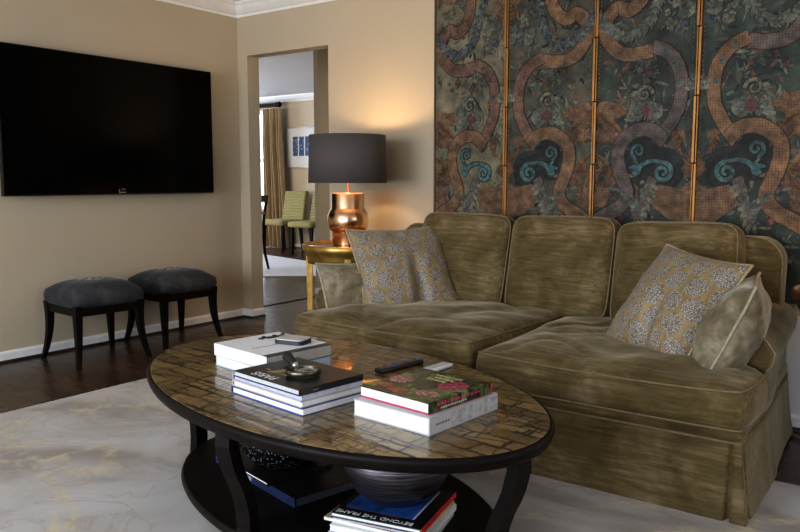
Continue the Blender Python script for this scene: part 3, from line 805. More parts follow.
# ------------------------------------------------------------------ stools
def make_stool(label):
    t = thing('upholstered_stool', label, 'stool', group='pair of grey velvet stools')
    hx, hy = .192, .208
    mb, top, bot = grid_cushion(hx + .006, hy + .006, .078, .058, .012, 28, 28, .03, .004, 2, None, 7, (1, 1), 0, 0, .8)
    c = mb.build('seat_cushion', MAT['grey_velvet'], t, (0, 0, .388))
    m2 = MB(); rg = random.Random(3)
    for k in range(70):
        a = rg.uniform(0, 2 * PI); r = (.02, .045, .06)[k % 3] * (1 + .15 * rg.random())
        x, y = r * math.cos(a) * 1.1, r * math.sin(a) * 1.3
        e = ((1 - (x / hx) ** 4) * (1 - (y / hy) ** 4)) ** .8
        m2.sphere((x, y, .039 + .058 * e + .002), .0038, 6)
    m2.build('bead_ornament', plain('pale_beads', (.42, .36, .26), .3, .4), c)
    mb = MB()
    for s in (1, -1):
        mb.box((s * (hx - .012), 0, .320), (.026, 2 * hy, .05), .005); mb.box((0, s * (hy - .012), .320), (2 * hx, .026, .05), .005)
    mb.box((0, 0, .342), (2 * hx - .02, 2 * hy - .02, .014)); mb.build('seat_frame', MAT['espresso'], t)
    for sx in (1, -1):
        for sy in (1, -1):
            m3 = MB(); P = []
            for k in range(11):
                q = k / 10; z = .358 * (1 - q)
                out = .05 * q ** 2.2 - .008 * math.sin(PI * q)
                s = .023 - .011 * q
                P.append(((hx - .012 + out * .9) * sx, (hy - .012 + out * .55) * sy, z, s))
            vs = []; fs = []
            for (x, y, z, s) in P: vs += [(x - s, y - s, z), (x + s, y - s, z), (x + s, y + s, z), (x - s, y + s, z)]
            for k in range(10):
                for i in range(4): fs.append((4 * k + i, 4 * k + (i + 1) % 4, 4 * k + 4 + (i + 1) % 4, 4 * k + 4 + i))
            fs += [(3, 2, 1, 0), (40, 41, 42, 43)]
            m3.add(vs, fs, 0, False); m3.build('leg', MAT['espresso'], t)
    return t
st1 = make_stool('grey velvet stool on sabre legs, under the middle of the television')
st1.location = (.315, -1.49, 0); st1.rotation_euler = (0, 0, R(-5))
st2 = copy_tree(st1); st2['label'] = 'grey velvet stool on sabre legs, nearer the doorway corner'
st2.location = (.265, -.875, 0); st2.rotation_euler = (0, 0, R(-2))

# ------------------------------------------------------------------ coffee table
CTA = R(-14)
CT = thing('coffee_table', 'large oval dark coffee table with crackled gold top and lower shelf', 'coffee table', (2.925, -2.325, .012), (0, 0, CTA))
def ell(a, b, n=96, p=2.0): return [(a * math.copysign(abs(math.cos(2 * PI * k / n)) ** (2 / p), math.cos(2 * PI * k / n)), b * math.copysign(abs(math.sin(2 * PI * k / n)) ** (2 / p), math.sin(2 * PI * k / n))) for k in range(n)]
def ellsolid(mb, prof, n=96, mat=0):
    vs = []; fs = []
    for (a, b, z) in prof: vs += [(x, y, z) for x, y in ell(a, b, n)]
    for j in range(len(prof) - 1):
        for k in range(n): fs.append((j * n + k, j * n + (k + 1) % n, (j + 1) * n + (k + 1) % n, (j + 1) * n + k))
    mb.add(vs, fs, mat, True)
    mb.add([(x, y, prof[0][2]) for x, y in ell(prof[0][0], prof[0][1], n)], [tuple(range(n - 1, -1, -1))], mat, False)
    mb.add([(x, y, prof[-1][2]) for x, y in ell(prof[-1][0], prof[-1][1], n)], [tuple(range(n))], mat, False)
ta, tb = .832, .480; TZ = .438
mb = MB(); ellsolid(mb, [(ta - .03, tb - .03, TZ - .038), (ta - .008, tb - .008, TZ - .037), (ta - .004, tb - .004, TZ - .03), (ta, tb, TZ - .02), (ta + .002, tb + .002, TZ - .010), (ta - .004, tb - .004, TZ - .002), (ta - .010, tb - .010, TZ - .001)])
mb.build('table_rim', MAT['espresso'], CT)
mb = MB(); ellsolid(mb, [(ta - .012, tb - .012, TZ - .008), (ta - .012, tb - .012, TZ - .0005), (ta - .014, tb - .014, TZ)])
mb.build('tabletop', MAT['table_top'], CT)
SZ = .085
mb = MB(); ellsolid(mb, [(.66, .375, SZ - .03), (.675, .39, SZ - .026), (.68, .395, SZ - .014), (.675, .39, SZ - .003), (.67, .385, SZ)])
mb.build('shelf', MAT['espresso_soft'], CT)
for ang in (5, 105, 199, 281.5):
    q = R(ang); bx, by = (ta - .055) * math.cos(q), (tb - .045) * math.sin(q)
    d = Vector((bx, by, 0)).normalized(); tng = Vector((-d.y, d.x, 0))
    P = [(0, .405), (.004, .36), (-.004, .33), (-.012, .30), (-.027, .265), (-.045, .23), (-.060, .19), (-.070, .15), (-.073, .10), (-.066, .04), (-.05, 0)]
    if False: P = P
    vs = []; fs = []
    for (o, z) in P:
        c = Vector((bx, by, 0)) + d * o
        for sx, sy in ((-1, -1), (1, -1), (1, 1), (-1, 1)): vs.append(c + d * (.019 * sx) + tng * (.025 * sy) + Vector((0, 0, z)))
    n = len(P)
    for k in range(n - 1):
        for i in range(4): fs.append((4 * k + i, 4 * k + (i + 1) % 4, 4 * k + 4 + (i + 1) % 4, 4 * k + 4 + i))
    fs += [(0, 1, 2, 3), (4 * n - 1, 4 * n - 2, 4 * n - 3, 4 * n - 4)]
    mb = MB(); mb.add(vs, fs, 0, False); mb.build('leg', MAT['espresso'], CT)
TT = .012 + TZ   # .450
SH = .012 + SZ

# ------------------------------------------------------------------ books
def book(label, w, d, h, loc, yaw, cover, paper=None, spine=1, cat='book', group=None, hard=True, name='book', under=None):
    """w along local x, d along local y, origin at bottom centre; spine on local +x"""
    t = thing(name, label, cat, loc, (0, 0, R(yaw)), group)
    th = .0028 if hard else .0008; ov = .004 if hard else 0
    mats = [cover, under or cover]
    mb = MB()
    mb.box((0, 0, th / 2), (w, d, th), .0006, 1); mb.box((0, 0, h - th / 2), (w, d, th), .0006, 0)
    mb.box((spine * (w / 2 - th / 2), 0, h / 2), (th, d, h - .0004), .0006, 0); mb.build('cover', mats, t)
    mb = MB(); mb.box((spine * (-ov / 2 - th / 2), 0, h / 2), (w - ov - th, d - 2 * ov, h - 2 * th)); mb.build('pages', paper or MAT['paper'], t)
    return t
def flat(poly, z, mat, parent, name):
    mb = MB()
    for p in (poly if isinstance(poly[0][0], (tuple, list)) else [poly]): mb.prism(p, z, z + .0004)
    return mb.build(name, mat, parent)
def rect(x0, x1, y0, y1): return [(x0, y0), (x1, y0), (x1, y1), (x0, y1)]
RZ180 = Matrix.Rotation(PI, 4, 'Z')
def spine_text(body, size, mat, parent, x, z, y=0, flip=False, name='spine_title'):
    return text_obj(name, body, size, mat, parent, Matrix.Translation((x + .0003, y, z)) @ Matrix.Rotation(PI / 2, 4, 'Z') @ Matrix.Rotation(PI / 2, 4, 'X'))

# stack one: white book on a pale blue book
MAT['paleblue'] = plain('pale_blue_cover', (.42, .50, .60), .4, var=.05)
MAT['greypages'] = plain('grey_page_block', (.42, .40, .37), .8, var=.08, scale=90)  # white pages greyed: shade of the dim right side put into the colour
b = book('pale blue book at the bottom of the stack under the white book', .295, .265, .036, (2.665, -2.302, TT), -9, MAT['paleblue'])
wb = book('thick white book with black animal silhouette, top of the far left stack', .30, .27, .040, (2.665, -2.30, TT + .0365), -8, plain('charcoal_cover', (.045, .045, .047), .5), MAT['greypages'], -1)
flat(rect(-.15, .122, -.135, .135), .0401, MAT['white_card'], wb, 'white_cover_panel')
mb = MB(); mb.box((0, -.1350, .02), (.298, .0012, .040)); mb.build('white_edge', MAT['white_card'], wb)  # front of the same pages kept white where the light falls
SIL = [(-.055, -.012), (-.048, .010), (-.030, .016), (-.022, .034), (-.012, .034), (-.012, .016), (.008, .014), (.018, .030), (.030, .034), (.030, .014), (.046, .020), (.062, .044), (.070, .040), (.060, .010), (.040, -.010), (.014, -.018), (-.02, -.02), (-.03, -.008), (-.04, -.02)]
flat([(-.088 + x * .17 - y * .98, .060 + x * .98 + y * .17) for x, y in SIL], .0407, MAT['ink'], wb, 'animal_silhouette')
flat([rect(.018, .024, -.10 + .014 * k, -.091 + .014 * k) for k in range(10)], 0.0407, plain('red_ink', (.35, .05, .05), .6), wb, 'red_title_line')
# small case lying on the white book
cs = thing('eyeglass_case', 'small flat beige-topped case with dark navy edge on the white book', 'case', (2.712, -2.25, TT + .0770), (0, 0, R(12)))
MAT['navy'] = plain('navy_edge', (.012, .014, .03), .4); MAT['beige'] = plain('beige_leather', (.52, .49, .44), .6, var=.05)
def rrect(hx, hy, r, n=5):
    out = []
    for cx, cy, a0 in ((hx - r, hy - r, 0), (-hx + r, hy - r, 90), (-hx + r, -hy + r, 180), (hx - r, -hy + r, 270)):
        for k in range(n + 1):
            q = R(a0 + 90 * k / n); out.append((cx + r * math.cos(q), cy + r * math.sin(q)))
    return out
mb = MB(); mb.prism(rrect(.056, .040, .018), 0, .014); mb.build('case_body', MAT['navy'], cs)
mb = MB(); mb.prism(rrect(.053, .037, .016), .014, .018); mb.build('case_lid', MAT['beige'], cs)

# stack two: three pale books under the black PARIS book
MAT['lav'] = plain('lavender_cover', (.42, .42, .58), .4, var=.12, scale=60); MAT['cream'] = plain('cream_cover', (.62, .56, .44), .4, var=.05)
MAT['cobalt'] = plain('cobalt_cover', (.055, .09, .34), .4, var=.1); MAT['lavpages'] = plain('lavender_pages', (.55, .57, .68), .8, var=.15, scale=50)
z = TT
book('white-paged book in a cobalt blue cover at the bottom of the middle stack', .335, .235, .021, (2.985, -2.518, z), -8, MAT['cobalt'], None, -1); z += .0212
book('cream covered book second from the bottom of the middle stack', .33, .23, .017, (2.982, -2.516, z), -8.5, MAT['cream'], None, -1); z += .0172
book('lavender striped book directly under the black book', .33, .228, .018, (2.982, -2.516, z), -9, MAT['lav'], MAT['lavpages'], -1); z += .0182
pb = book('black book titled PARIS under the magnifying glass, top of the middle stack', .305, .235, .018, (2.998, -2.528, z), -8, MAT['black_cloth'], plain('pale_pages', (.55, .58, .60), .8, var=.06, scale=90)); PTOP = z + .018
text_obj('cover_title', 'PARIS', .042, MAT['white_ink'], pb, Matrix.Translation((-.035, -.090, .0184)) @ RZ180)
gi = plain('gold_ink', (.45, .32, .12), .4, .5)
flat([[(-.07, -.06), (-.04, -.05), (-.02, -.02), (-.035, .0), (-.055, -.01), (-.06, -.035)], [(-.03, -.055), (.01, -.05), (.03, -.03), (.01, -.035)], [(-.10, -.04), (-.075, -.045), (-.075, -.04), (-.10, -.034)]], .0182, gi, pb, 'gold_cover_emblem')
spine_text('- - -', .012, MAT['white_ink'], pb, .1525, .009, -.06)
# magnifying glass
mg = thing('magnifying_glass', 'magnifying glass with dark handle lying on the black book', 'magnifying glass', (3.035, -2.545, PTOP + .0122), (0, R(1.5), R(151)))
mb = MB(); mb.lathe([(.047, -.0065), (.049, -.0065), (.0505, -.004), (.0505, .004), (.049, .0065), (.047, .0065), (.0462, .004), (.0462, -.004)], 40, closed=False); mb.build('lens_ring', MAT['dark_metal'], mg)
mb = MB(); mb.lathe([(.0001, .005), (.02, .0042), (.044, .002), (.0455, .0), (.044, -.002), (.02, -.0042), (.0001, -.005)], 32); mb.build('lens', MAT['glass'], mg)
Mh = Matrix.Translation((.052, 0, 0)) @ Matrix.Rotation(R(82), 4, 'Y')
mb = MB(); mb.lathe([(.006, -.004), (.008, .0), (.008, .010), (.0115, .012), (.0115, .022), (.008, .024), (.008, .028)], 16, M=Mh); mb.build('ferrule', MAT['silver'], mg)
mb = MB(); mb.lathe([(.007, .028), (.010, .034), (.0115, .05), (.013, .075), (.0155, .095), (.016, .105), (.013, .113), (.005, .117)], 16, M=Mh); mb.build('handle', MAT['ink'], mg)

# stack three: floral book on a big white book
wk = book('big white hardback under the floral book, right stack', .262, .300, .046, (3.383, -2.430, TT), -5, plain('pale_grey_cover', (.50, .50, .52), .4, var=.04), None, hard=True)
MAT['sp_grey'] = plain('printed_grey', (.42, .42, .43), .6, var=.3, scale=60)
def onspine(rects, w, mat, parent, name):
    mb = MB()
    for (y0, y1, z0, z1) in rects: mb.box((w / 2 + .0002, (y0 + y1) / 2, (z0 + z1) / 2), (.0006, y1 - y0, z1 - z0))
    return mb.build(name, mat, parent)
onspine([(-.06, .0, .006, .042), (.012, .03, .006, .042), (.085, .10, .006, .042), (.115, .15, .010, .040), (.045, .075, .012, .034)], .262, MAT['sp_grey'], wk, 'spine_pictures')
onspine([(-.125 + .012 * k, -.117 + .012 * k, .021, .027) for k in range(5)], .262, plain('print_ink', (.2, .2, .21), .6), wk, 'spine_print')
def petals(name, a, b_, c_):
    m, nt, b = newmat(name); v = objmap(nt)
    vo = N(nt, 'ShaderNodeTexVoronoi'); vo.inputs['Scale'].default_value = 95; nt.links.new(v, vo.inputs['Vector'])
    f = math_(nt, 'ADD', math_(nt, 'MULTIPLY', vo.outputs['Distance'], .7), math_(nt, 'MULTIPLY', noisetex(nt, v, 60, 4, .7), .5))
    nt.links.new(ramp(nt, f, [(.32, a), (.5, b_), (.72, c_)]), b.inputs['Base Color']); setb(b, Roughness=.3); return m
def floral_mat():
    m, nt, b = newmat('green_floral_cover'); v = objmap(nt)
    f = noisetex(nt, v, 16, 4, .65, .8); g = noisetex(nt, v, 40, 3, .6)
    c = ramp(nt, f, [(.38, (.008, .012, .008)), (.5, (.03, .042, .016)), (.6, (.17, .22, .07)), (.72, (.30, .32, .15))])
    c = mixc(nt, .5, c, ramp(nt, g, [(.3, (.25, .25, .25)), (.7, (1.0, 1.0, .9))]), 'MULTIPLY')
    nt.links.new(c, b.inputs['Base Color']); setb(b, Roughness=.25)
    return m
MAT['magenta'] = plain('magenta_cover', (.55, .02, .09), .4, var=.1); MAT['gspine'] = plain('dark_green_spine', (.015, .022, .014), .35, var=.2)
gb = book('dark green floral book with pink blossoms, topping the right stack', .247, .262, .030, (3.378, -2.425, TT + .0465), -7, floral_mat(), None, under=MAT['magenta'])
mpk = petals('pink_petals', (.62, .30, .32), (.42, .05, .11), (.20, .015, .04)); mrd = petals('pale_pink_petals', (.68, .50, .48), (.48, .20, .22), (.16, .06, .05)); mrr = petals('red_petals', (.62, .30, .22), (.42, .06, .04), (.14, .03, .015))
def blob(cx, cy, rx, ry, seed, n=40):
    return [(cx + rx * math.cos(2 * PI * k / n) * (1 + .14 * math.sin(k * 2.6 + seed)), cy + ry * math.sin(2 * PI * k / n) * (1 + .14 * math.sin(k * 2.6 + seed))) for k in range(n)]
flat(blob(.066, .035, .040, .046, 1), .0301, mpk, gb, 'pink_blossom')
flat([blob(.062, -.068, .034, .026, 2), blob(-.085, -.005, .036, .034, 3)], .0301, mrd, gb, 'pale_blossom')
flat([blob(-.02, -.09, .032, .022, 4), blob(-.08, -.075, .024, .018, 5)], .0301, mrr, gb, 'red_blossom')
flat([[rect(-.04 + .014 * k, -.03 + .014 * k, .045 + .018 * j, .057 + .018 * j) for k in range(6)] for j in range(1)][0] + [rect(-.03 + .014 * k, -.02 + .014 * k, .068, .080) for k in range(5)] + [rect(-.045 + .014 * k, -.035 + .014 * k, .092, .102) for k in range(7)], .0301, plain('gold_print', (.40, .36, .16), .5), gb, 'gold_title_lines')
rq = random.Random(5)
onspine([(-.10 + .014 * k, -.10 + .014 * k + rq.uniform(.004, .012), .016, rq.uniform(.021, .025)) for k in range(13)], .247, plain('pink_print', (.5, .03, .12), .5), gb, 'spine_title')
onspine([(-.085 + .009 * k, -.079 + .009 * k, .007, .011) for k in range(12)], .247, plain('white_print', (.5, .5, .45), .5), gb, 'spine_author')
onspine([(.128, .134, .002, .028)], .247, MAT['magenta'], gb, 'spine_end_band')
mb = MB(); mb.box((0, .1325, .014), (.247, .003, .028), .0005); mb.build('red_back_edge', MAT['magenta'], gb)

# remotes
def remote(label, L, W_, H, loc, yaw, mat, btn):
    t = thing('remote_control', label, 'remote control', loc, (0, 0, R(yaw)))
    mb = MB(); mb.box((0, 0, H / 2), (L, W_, H), .006, 0, None, 3); mb.build('casing', mat, t)
    first = {}
    for i in range(9):
        for j in range(3):
            m_ = btn[(i * 5 + j * 3) % 7 % len(btn)]; lo = (-L / 2 + .015 + i * (L - .03) / 8, (j - 1) * W_ * .27, H)
            if m_ not in first:
                mb = MB(); mb.box((0, 0, .0006), (.009, .008, .0024), .001); first[m_] = mb.build('button', m_, t, lo)
            else:
                c = first[m_].copy(); COL.objects.link(c); c.parent = t; c.location = lo
    return t
MAT['plasticblack'] = plain('black_plastic', (.012, .012, .013), .4); MAT['plasticwhite'] = plain('white_plastic', (.70, .71, .73), .3, var=.02)
remote('black remote control with coloured buttons beside the floral book', .20, .042, .016, (3.035, -2.075, TT), 82, MAT['plasticblack'], [plain('grey_button', (.08, .08, .085), .5), plain('blue_button', (.05, .12, .35), .5), plain('red_button', (.5, .04, .03), .5), plain('green_button', (.05, .22, .10), .5)])
remote('white remote control showing behind the floral book', .13, .040, .014, (3.150, -2.02, TT), 86, MAT['plasticwhite'], [MAT['sp_grey']])

# lower shelf: BEYOND THE FRAME stack with the dark bowl
MAT['red'] = plain('red_cover', (.55, .03, .03), .4); MAT['mint'] = plain('mint_cover', (.40, .48, .46), .4); MAT['tan'] = plain('tan_cover', (.45, .36, .22), .5)
z = SH + .001; SX, SY, SYAW = 3.275, -2.43, 12
book('pale mint book at the bottom of the stack under the dark bowl', .28, .265, .018, (SX, SY - .008, z), SYAW + 2, MAT['mint'], hard=False); z += .0182
book('white covered book second from the bottom under the dark bowl', .28, .265, .018, (SX + .004, SY - .004, z), SYAW + 1, MAT['white_card']); z += .0182
book('tan covered book sticking out at the left under the dark bowl', .285, .262, .010, (SX - .014, SY, z), SYAW - 3, MAT['tan'], hard=False); z += .0102
book('lavender grey book beneath the black titled book on the shelf', .265, .25, .010, (SX + .0, SY, z), SYAW, MAT['lavpages']); z += .0102
bf = book('black book titled BEYOND THE FRAME with red spine, under the dark bowl', .27, .265, .014, (SX + .004, SY - .002, z), SYAW, MAT['black_cloth']); BTOP = z + .014
text_obj('cover_title', 'BEYOND THE FRAME', .0245, MAT['white_ink'], bf, Matrix.Translation((-.012, -.113, .0143)) @ RZ180)
text_obj('cover_subtitle', '- - - - - - - -', .014, MAT['red'], bf, Matrix.Translation((.02, -.093, .0143)) @ RZ180)
flat(rect(-.115, .088, -.085, .115), .0141, plain('blue_cover_art', (.02, .07, .25), .4, var=.6, scale=30), bf, 'cover_picture')
flat(rect(.088, .094, -.085, .115), .0142, MAT['paleblue'], bf, 'cover_stripe')
mb = MB(); mb.box((.1345, 0, .007), (.0035, .266, .0146), .0006); mb.build('red_spine', MAT['red'], bf)
def ribbed():
    m, nt, b = newmat('ribbed_pewter'); v = objmap(nt, (2, 2, 120)); f = noisetex(nt, v, 3, 4, .6)
    nt.links.new(ramp(nt, f, [(.35, (.03, .026, .03)), (.65, (.20, .185, .215))]), b.inputs['Base Color']); setb(b, Metallic=.85, Roughness=.32)
    bump(nt, b, f, .35, .004); return m
bw = thing('bowl', 'dark ribbed metal bowl standing on the titled book on the lower shelf', 'bowl', (3.262, -2.40, BTOP))
mb = MB(); mb.lathe([(.06, 0), (.085, .004), (.122, .035), (.143, .07), (.154, .10), (.160, .148), (.157, .150), (.153, .146), (.147, .10), (.135, .07), (.114, .037), (.08, .012), (.0001, .010)], 48); mb.build('bowl_body', ribbed(), bw)

# left side of the shelf
MAT['night'] = plain('night_blue_cover', (.014, .024, .065), .35, var=.4)
def speck():
    m, nt, b = newmat('speckled_black'); vo = N(nt, 'ShaderNodeTexVoronoi'); vo.inputs['Scale'].default_value = 95
    nt.links.new(objmap(nt), vo.inputs['Vector'])
    nt.links.new(ramp(nt, vo.outputs['Distance'], [(.12, (.42, .45, .5)), (.30, (.008, .008, .009))]), b.inputs['Base Color']); setb(b, Roughness=.25, Metallic=.4)
    bump(nt, b, vo.outputs['Distance'], .5, .004); return m
z = SH + .001
nb = book('large book with a dark blue spine lying at the left of the lower shelf', .27, .50, .030, (2.755, -2.33, z), -103, MAT['black_cloth'], plain('dark_pages', (.05, .055, .07), .6)); z += .0302
mb = MB(); mb.box((.1353, 0, .015), (.0008, .498, .029)); mb.build('spine', MAT['night'], nb)
onspine([(-.03, -.005, .008, .022)], .2715, plain('silver_print', (.22, .26, .32), .5), nb, 'spine_emblem')
bk = book('thin black book with white page edges on the dark blue spined book', .30, .25, .012, (2.715, -2.345, z), -13, MAT['black_cloth'], MAT['white_card']); z += .0122
vz = thing('vase', 'squat black vase with pale speckles on the black book', 'vase', (2.745, -2.335, z))
mb = MB(); mb.lathe([(.06, 0), (.10, .008), (.135, .045), (.148, .09), (.142, .135), (.118, .17), (.09, .19), (.085, .20), (.08, .20), (.082, .185), (.05, .11), (.0001, .09)], 40); mb.build('vase_body', speck(), vz)

# ------------------------------------------------------------------ gilded side table and lamp
def side_table(label, loc, r, h, legs, mt, mtop, yaw, apron):
    t = thing('side_table', label, 'side table', loc, (0, 0, R(yaw)))
    mb = MB(); mb.lathe([(r - .05, h - .105), (r - .034, h - .105), (r - .03, h - .07), (r - .012, h - .035), (r - .004, h - .028), (r, h - .015), (r, h + .006), (r - .006, h + .012), (r - .012, h + .008), (r - .016, h)], 56); mb.build('apron', mt, t)
    mb = MB(); mb.lathe([(r - .02, h - .006), (r - .014, h - .002), (r - .016, h + .001), (.001, h + .001)], 56); mb.build('table_top', mtop, t)
    for k in range(legs):
        a = 2 * PI * k / legs + PI / 4; x, y = (r - .045) * math.cos(a), (r - .045) * math.sin(a); Rm = Matrix.Translation((x, y, 0)) @ Matrix.Rotation(a, 4, 'Z')
        vs = []
        for z_, s in ((0, .011), (.03, .012), (h - .10, .019), (h - .01, .019)): vs += [(-s, -s, z_), (s, -s, z_), (s, s, z_), (-s, s, z_)]
        fs = [(3, 2, 1, 0), (12, 13, 14, 15)] + [(4 * j + i, 4 * j + (i + 1) % 4, 4 * j + 4 + (i + 1) % 4, 4 * j + 4 + i) for j in range(3) for i in range(4)]
        mb = MB(); mb.add(vs, fs, 0, False, Rm); mb.build('leg', mt, t)
    return t
side_table('round gilded side table carrying the copper lamp', (1.455, -.42, 0), .305, .672, 4, MAT['gold'], MAT['gold_top'], 171, .09)
side_table('russet wooden round side table just right of the sofa arm', (4.345, -.965, 0), .30, .675, 4, MAT['russet'], MAT['russet'], 0, .1)
LX, LY, LZ = 1.435, -.42, .674
lamp = thing('table_lamp', 'copper table lamp with a dark drum shade on the gilded table', 'lamp', (LX, LY, LZ))
mb = MB(); mb.lathe([(.098, 0), (.10, .004), (.10, .075), (.104, .085), (.118, .10), (.127, .125), (.13, .155), (.127, .185), (.118, .21), (.106, .226), (.104, .232), (.104, .322), (.102, .326), (.02, .327)], 56); mb.build('lamp_base', MAT['copper'], lamp)
mb = MB(); mb.lathe([(.006, .327), (.006, .44), (.014, .445), (.014, .48), (.01, .485)], 16); mb.build('stem', MAT['copper'], lamp)
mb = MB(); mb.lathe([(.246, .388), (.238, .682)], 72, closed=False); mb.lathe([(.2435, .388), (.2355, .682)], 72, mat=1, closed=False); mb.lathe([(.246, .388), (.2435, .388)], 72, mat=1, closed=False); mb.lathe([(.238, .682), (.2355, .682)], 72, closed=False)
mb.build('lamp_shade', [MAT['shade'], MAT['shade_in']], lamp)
mb = MB()
for k in range(3):
    a = 2 * PI * k / 3; mb.tube([(0, 0, .655), (.236 * math.cos(a), .236 * math.sin(a), .668)], .002, 6)
for s in (1, -1): mb.tube([(0.012 * s, 0, .46), (.05 * s, 0, .50), (.058 * s, 0, .56), (.04 * s, 0, .63), (0, 0, .655)], .002, 6)
mb.build('harp', MAT['copper'], lamp)
mb = MB(); mb.sphere((0, 0, .535), .03, 16); mb.build('bulb', MAT['bulb'], lamp)

# cord on the floor right of the sofa
mb = MB(); mb.tube(catmull3 := [(4.02, -.62, .006), (4.12, -.70, .006), (4.22, -.68, .006), (4.36, -.75, .006), (4.55, -.66, .006), (4.75, -.58, .006)], .004, 6)
tag(mb.build('power_cord', plain('grey_cord', (.18, .17, .16), .5)), 'thin grey power cord on the dark floor right of the sofa', 'cord')

# ------------------------------------------------------------------ dining room
MAT['chair_fabric'] = plain('lime_fabric', (.29, .25, .10), .85, var=.12, scale=60)
def dining_chair():
    t = thing('dining_chair', '', 'chair', group='green dining chairs against the far wall')
    mb, top, bot = grid_cushion(.23, .24, .07, .02, .008, 16, 16, .05, .001, 1); mb.build('seat', MAT['chair_fabric'], t, (0, -.02, .44))
    mb = MB()
    n = 22; vs = []; fs = []
    for j in range(n + 1):
        q = j / n; z_ = .44 + .47 * q; y_ = .20 + .085 * q + .006 * (j % 2)
        hwid = .225 - .01 * q
        for (x, dy) in ((-hwid, .006), (-hwid + .012, -.004), (hwid - .012, -.004), (hwid, .006), (hwid, .065), (-hwid, .065)): vs.append((x, y_ + dy - (.004 if (j % 2 == 0 and dy < .05) else 0), z_))
    for j in range(n):
        for i in range(6): fs.append((6 * j + i, 6 * j + (i + 1) % 6, 6 * j + 6 + (i + 1) % 6, 6 * j + 6 + i))
    fs += [(5, 4, 3, 2, 1, 0), tuple(6 * n + i for i in range(6))]
    mb.add(vs, fs, 0, False); mb.build('backrest', MAT['chair_fabric'], t)
    for sx in (1, -1):
        for sy, lean in ((-1, -.01), (1, .05)):
            m2 = MB(); vs = []
            for z_, s, o in ((0, .014, lean), (.41, .022, 0)): 
                x, y = .19 * sx, .19 * sy + o - .01
                vs += [(x - s, y - s, z_), (x + s, y - s, z_), (x + s, y + s, z_), (x - s, y + s, z_)]
            m2.add(vs, [(3, 2, 1, 0), (4, 5, 6, 7)] + [(i, (i + 1) % 4, 4 + (i + 1) % 4, 4 + i) for i in range(4)], 0, False); m2.build('leg', MAT['espresso_soft'], t)
    return t
c1 = dining_chair(); c1.location = (-3.72, 4.22, 0); c1['label'] = 'lime green upholstered chair beside the gold curtain'
c2 = copy_tree(c1); c2.location = (-3.03, 4.10, 0); c2['label'] = 'lime green upholstered chair half hidden by the doorway edge, farther from the curtain'
# dark wooden chair half behind the doorway
dk = thing('wooden_chair', 'dark wooden chair half hidden behind the doorway edge', 'chair', (-2.24, 2.04, .013), (0, 0, R(-60)))
mb = MB(); mb.box((0, 0, .45), (.44, .42, .04), .012, 0, None, 3); mb.build('seat', MAT['espresso_soft'], dk)
for sx in (1, -1):
    m2 = MB(); m2.tube([(.20 * sx, .26, 0), (.20 * sx, .215, .2), (.20 * sx, .20, .45), (.20 * sx, .215, .65), (.20 * sx, .26, .88)], [.014, .018, .02, .018, .014], 8); m2.build('rear_leg', MAT['espresso_soft'], dk)
    m2 = MB(); m2.tube([(.19 * sx, -.20, 0), (.19 * sx, -.18, .25), (.19 * sx, -.18, .44)], [.012, .016, .02], 8); m2.build('leg', MAT['espresso_soft'], dk)
mb = MB(); mb.box((0, .255, .85), (.42, .022, .08), .006); mb.build('top_rail', MAT['espresso_soft'], dk)
mb = MB(); mb.box((0, .222, .68), (.40, .018, .035), .005); mb.build('cross_rail', MAT['gold'], dk)
# curtain
def curtain():
    mb = MB(); nu, nz = 120, 30; vs = []; fs = []
    for j in range(nz + 1):
        q = j / nz; z_ = 2.20 - 2.19 * q
        for i in range(nu + 1):
            u = i / nu; wd = .40 + .10 * q
            x = (u - .5) * wd - .05 * (1 - q) + .03 * q; y = -.065 * math.sin(u * 2 * PI * 5.5 + .5 * math.sin(u * 9 + q)) * (.45 + .55 * min(1, q * 4)) + .02 * math.sin(u * 17 + q * 3)
            vs.append((x, y, z_))
    for j in range(nz):
        for i in range(nu):
            a = j * (nu + 1) + i; fs.append((a, a + 1, a + nu + 2, a + nu + 1))
    mb.add(vs, fs, 0, True); return mb
def silk():
    m, nt, b = newmat('gold_silk'); f = noisetex(nt, objmap(nt, (40, 40, 2)), 2, 3)
    nt.links.new(ramp(nt, f, [(.3, (.26, .175, .09)), (.7, (.46, .33, .18))]), b.inputs['Base Color']); setb(b, Roughness=.5, Sheen_Weight=.3); return m
cu = curtain().build('curtain', silk(), None, (-4.24, 4.60, 0)); tag(cu, 'gold silk curtain hanging full length beside the far window', 'curtain')
rod = thing('curtain_rod', 'dark turned curtain rod with finial above the gold curtain', 'curtain rod', (-5.4, 4.60, 2.255))
mb = MB(); mb.tube([(-1.2, 0, 0), (1.22, 0, 0)], .026, 12); mb.build('rod', MAT['espresso_soft'], rod)
mb = MB(); mb.sphere((1.27, 0, 0), .045, 14); mb.lathe([(.036, 0), (.036, .02), (.028, .03)], 14, M=Matrix.Translation((1.21, 0, 0)) @ Matrix.Rotation(PI / 2, 4, 'Y')); mb.build('finial', MAT['espresso_soft'], rod)
mb = MB(); mb.lathe([(.034, -.006), (.042, -.006), (.042, .006), (.034, .006)], 14, M=Matrix.Rotation(PI / 2, 4, 'Y'), closed=False)
cr = mb.build('curtain_ring', plain('dark_ring', (.05, .035, .025), .5), rod, (.76, 0, 0))
for k in range(1, 9):
    c = cr.copy(); COL.objects.link(c); c.parent = rod; c.location = (.76 + .055 * k, 0, 0)
mb = MB(); mb.box((1.1, .07, 0), (.02, .15, .03), .004); mb.build('bracket', MAT['espresso_soft'], rod)
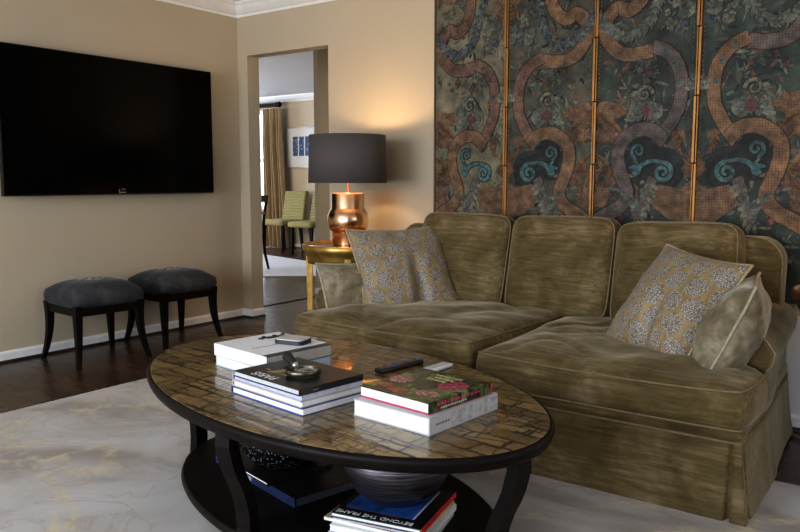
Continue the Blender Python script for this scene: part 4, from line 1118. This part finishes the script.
# framed art
fr = thing('framed_print', 'framed white print with a row of blue panels on the far wall', 'picture', (-3.66, 4.735, 1.585))
mb = MB()
for s in (1, -1): mb.box((s * .445, 0, 0), (.018, .028, .64), .003); mb.box((0, 0, s * .311), (.908, .028, .018), .003)
mb.build('frame', plain('pale_silver_frame', (.42, .40, .37), .35, .5), fr)
mb = MB(); mb.box((0, .004, 0), (.88, .012, .61)); mb.build('mat_board', plain('white_mat', (.70, .69, .67), .8, var=.02), fr)
def bluep():
    m, nt, b = newmat('blue_print'); vo = N(nt, 'ShaderNodeTexVoronoi'); vo.inputs['Scale'].default_value = 22; nt.links.new(objmap(nt), vo.inputs['Vector'])
    nt.links.new(ramp(nt, vo.outputs['Distance'], [(.2, (.35, .42, .52)), (.35, (.03, .06, .16)), (.8, (.05, .10, .24))]), b.inputs['Base Color']); setb(b, Roughness=.7); return m
bp = bluep()
for k in range(5):
    mb = MB(); mb.box((-.262 + .131 * k, -.003, .02), (.105, .004, .30)); mb.build('blue_panel', bp, fr)

# ------------------------------------------------------------------ lights
def area(name, loc, rot, size, energy, col, sy=None, spread=None):
    l = bpy.data.lights.new(name, 'AREA'); l.energy = energy; l.color = col; l.size = size
    if sy: l.shape = 'RECTANGLE'; l.size_y = sy
    if spread: l.spread = spread
    o = bpy.data.objects.new(name, l); COL.objects.link(o); o.location = loc; o.rotation_euler = rot; return o
area('window_light', (1.8, -6.55, 1.3), (R(90), 0, 0), 2.4, 150, (.86, .92, 1.0), 1.8)
area('window_light', (4.6, -6.55, 1.3), (R(90), 0, 0), 2.4, 60, (.86, .92, 1.0), 1.8)
area('side_window_light', (7.4, -2.2, 1.4), (0, R(90), 0), 1.5, 26, (.80, .88, 1.0), 2.2)
area('dining_window_light', (-4.2, .2, 1.5), (R(90), 0, 0), 2.6, 75, (1, .94, .86), 1.6)  # added fill to brighten curtain and far wall; no window stands here
area('dining_side_light', (-7.9, 2.4, 1.4), (0, R(-90), 0), 1.5, 210, (.60, .74, 1.0), 2.4)
area('hall_fill_light', (1.2, 2.6, 2.37), (0, 0, 0), .6, 26, (1, .93, .84))  # unseen light added to brighten the wall end beyond the doorway
pl = bpy.data.lights.new('lamp_light', 'POINT'); pl.energy = 10; pl.color = (1, .72, .40); pl.shadow_soft_size = .04
po = bpy.data.objects.new('lamp_light', pl); COL.objects.link(po); po.location = (LX, LY, LZ + .585)
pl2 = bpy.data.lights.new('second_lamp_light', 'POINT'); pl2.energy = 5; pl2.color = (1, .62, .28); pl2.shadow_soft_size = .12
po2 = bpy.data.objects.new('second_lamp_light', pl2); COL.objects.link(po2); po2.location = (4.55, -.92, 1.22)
w_ = bpy.data.worlds.new('World'); scn.world = w_; w_.use_nodes = True
w_.node_tree.nodes['Background'].inputs[0].default_value = (.75, .85, 1, 1); w_.node_tree.nodes['Background'].inputs[1].default_value = .3

# ------------------------------------------------------------------ camera
cam = bpy.data.cameras.new('camera'); cam.lens = 761 / 800 * 36; cam.sensor_width = 36; cam.sensor_fit = 'HORIZONTAL'; cam.clip_start = .05
co = bpy.data.objects.new('camera', cam); COL.objects.link(co)
co.location = (4.5086, -4.1082, 1.08); co.rotation_euler = (PI / 2 - math.atan(86 / 761), 0, R(35.9))
scn.camera = co
scn.view_settings.view_transform = 'Standard'
try: scn.view_settings.look = 'Medium High Contrast'
except Exception: scn.view_settings.look = 'None'
scn.view_settings.exposure = 0
scn.cycles.use_denoising = True
scn.cycles.max_bounces = 8
scn.cycles.caustics_reflective = False
scn.cycles.caustics_refractive = False
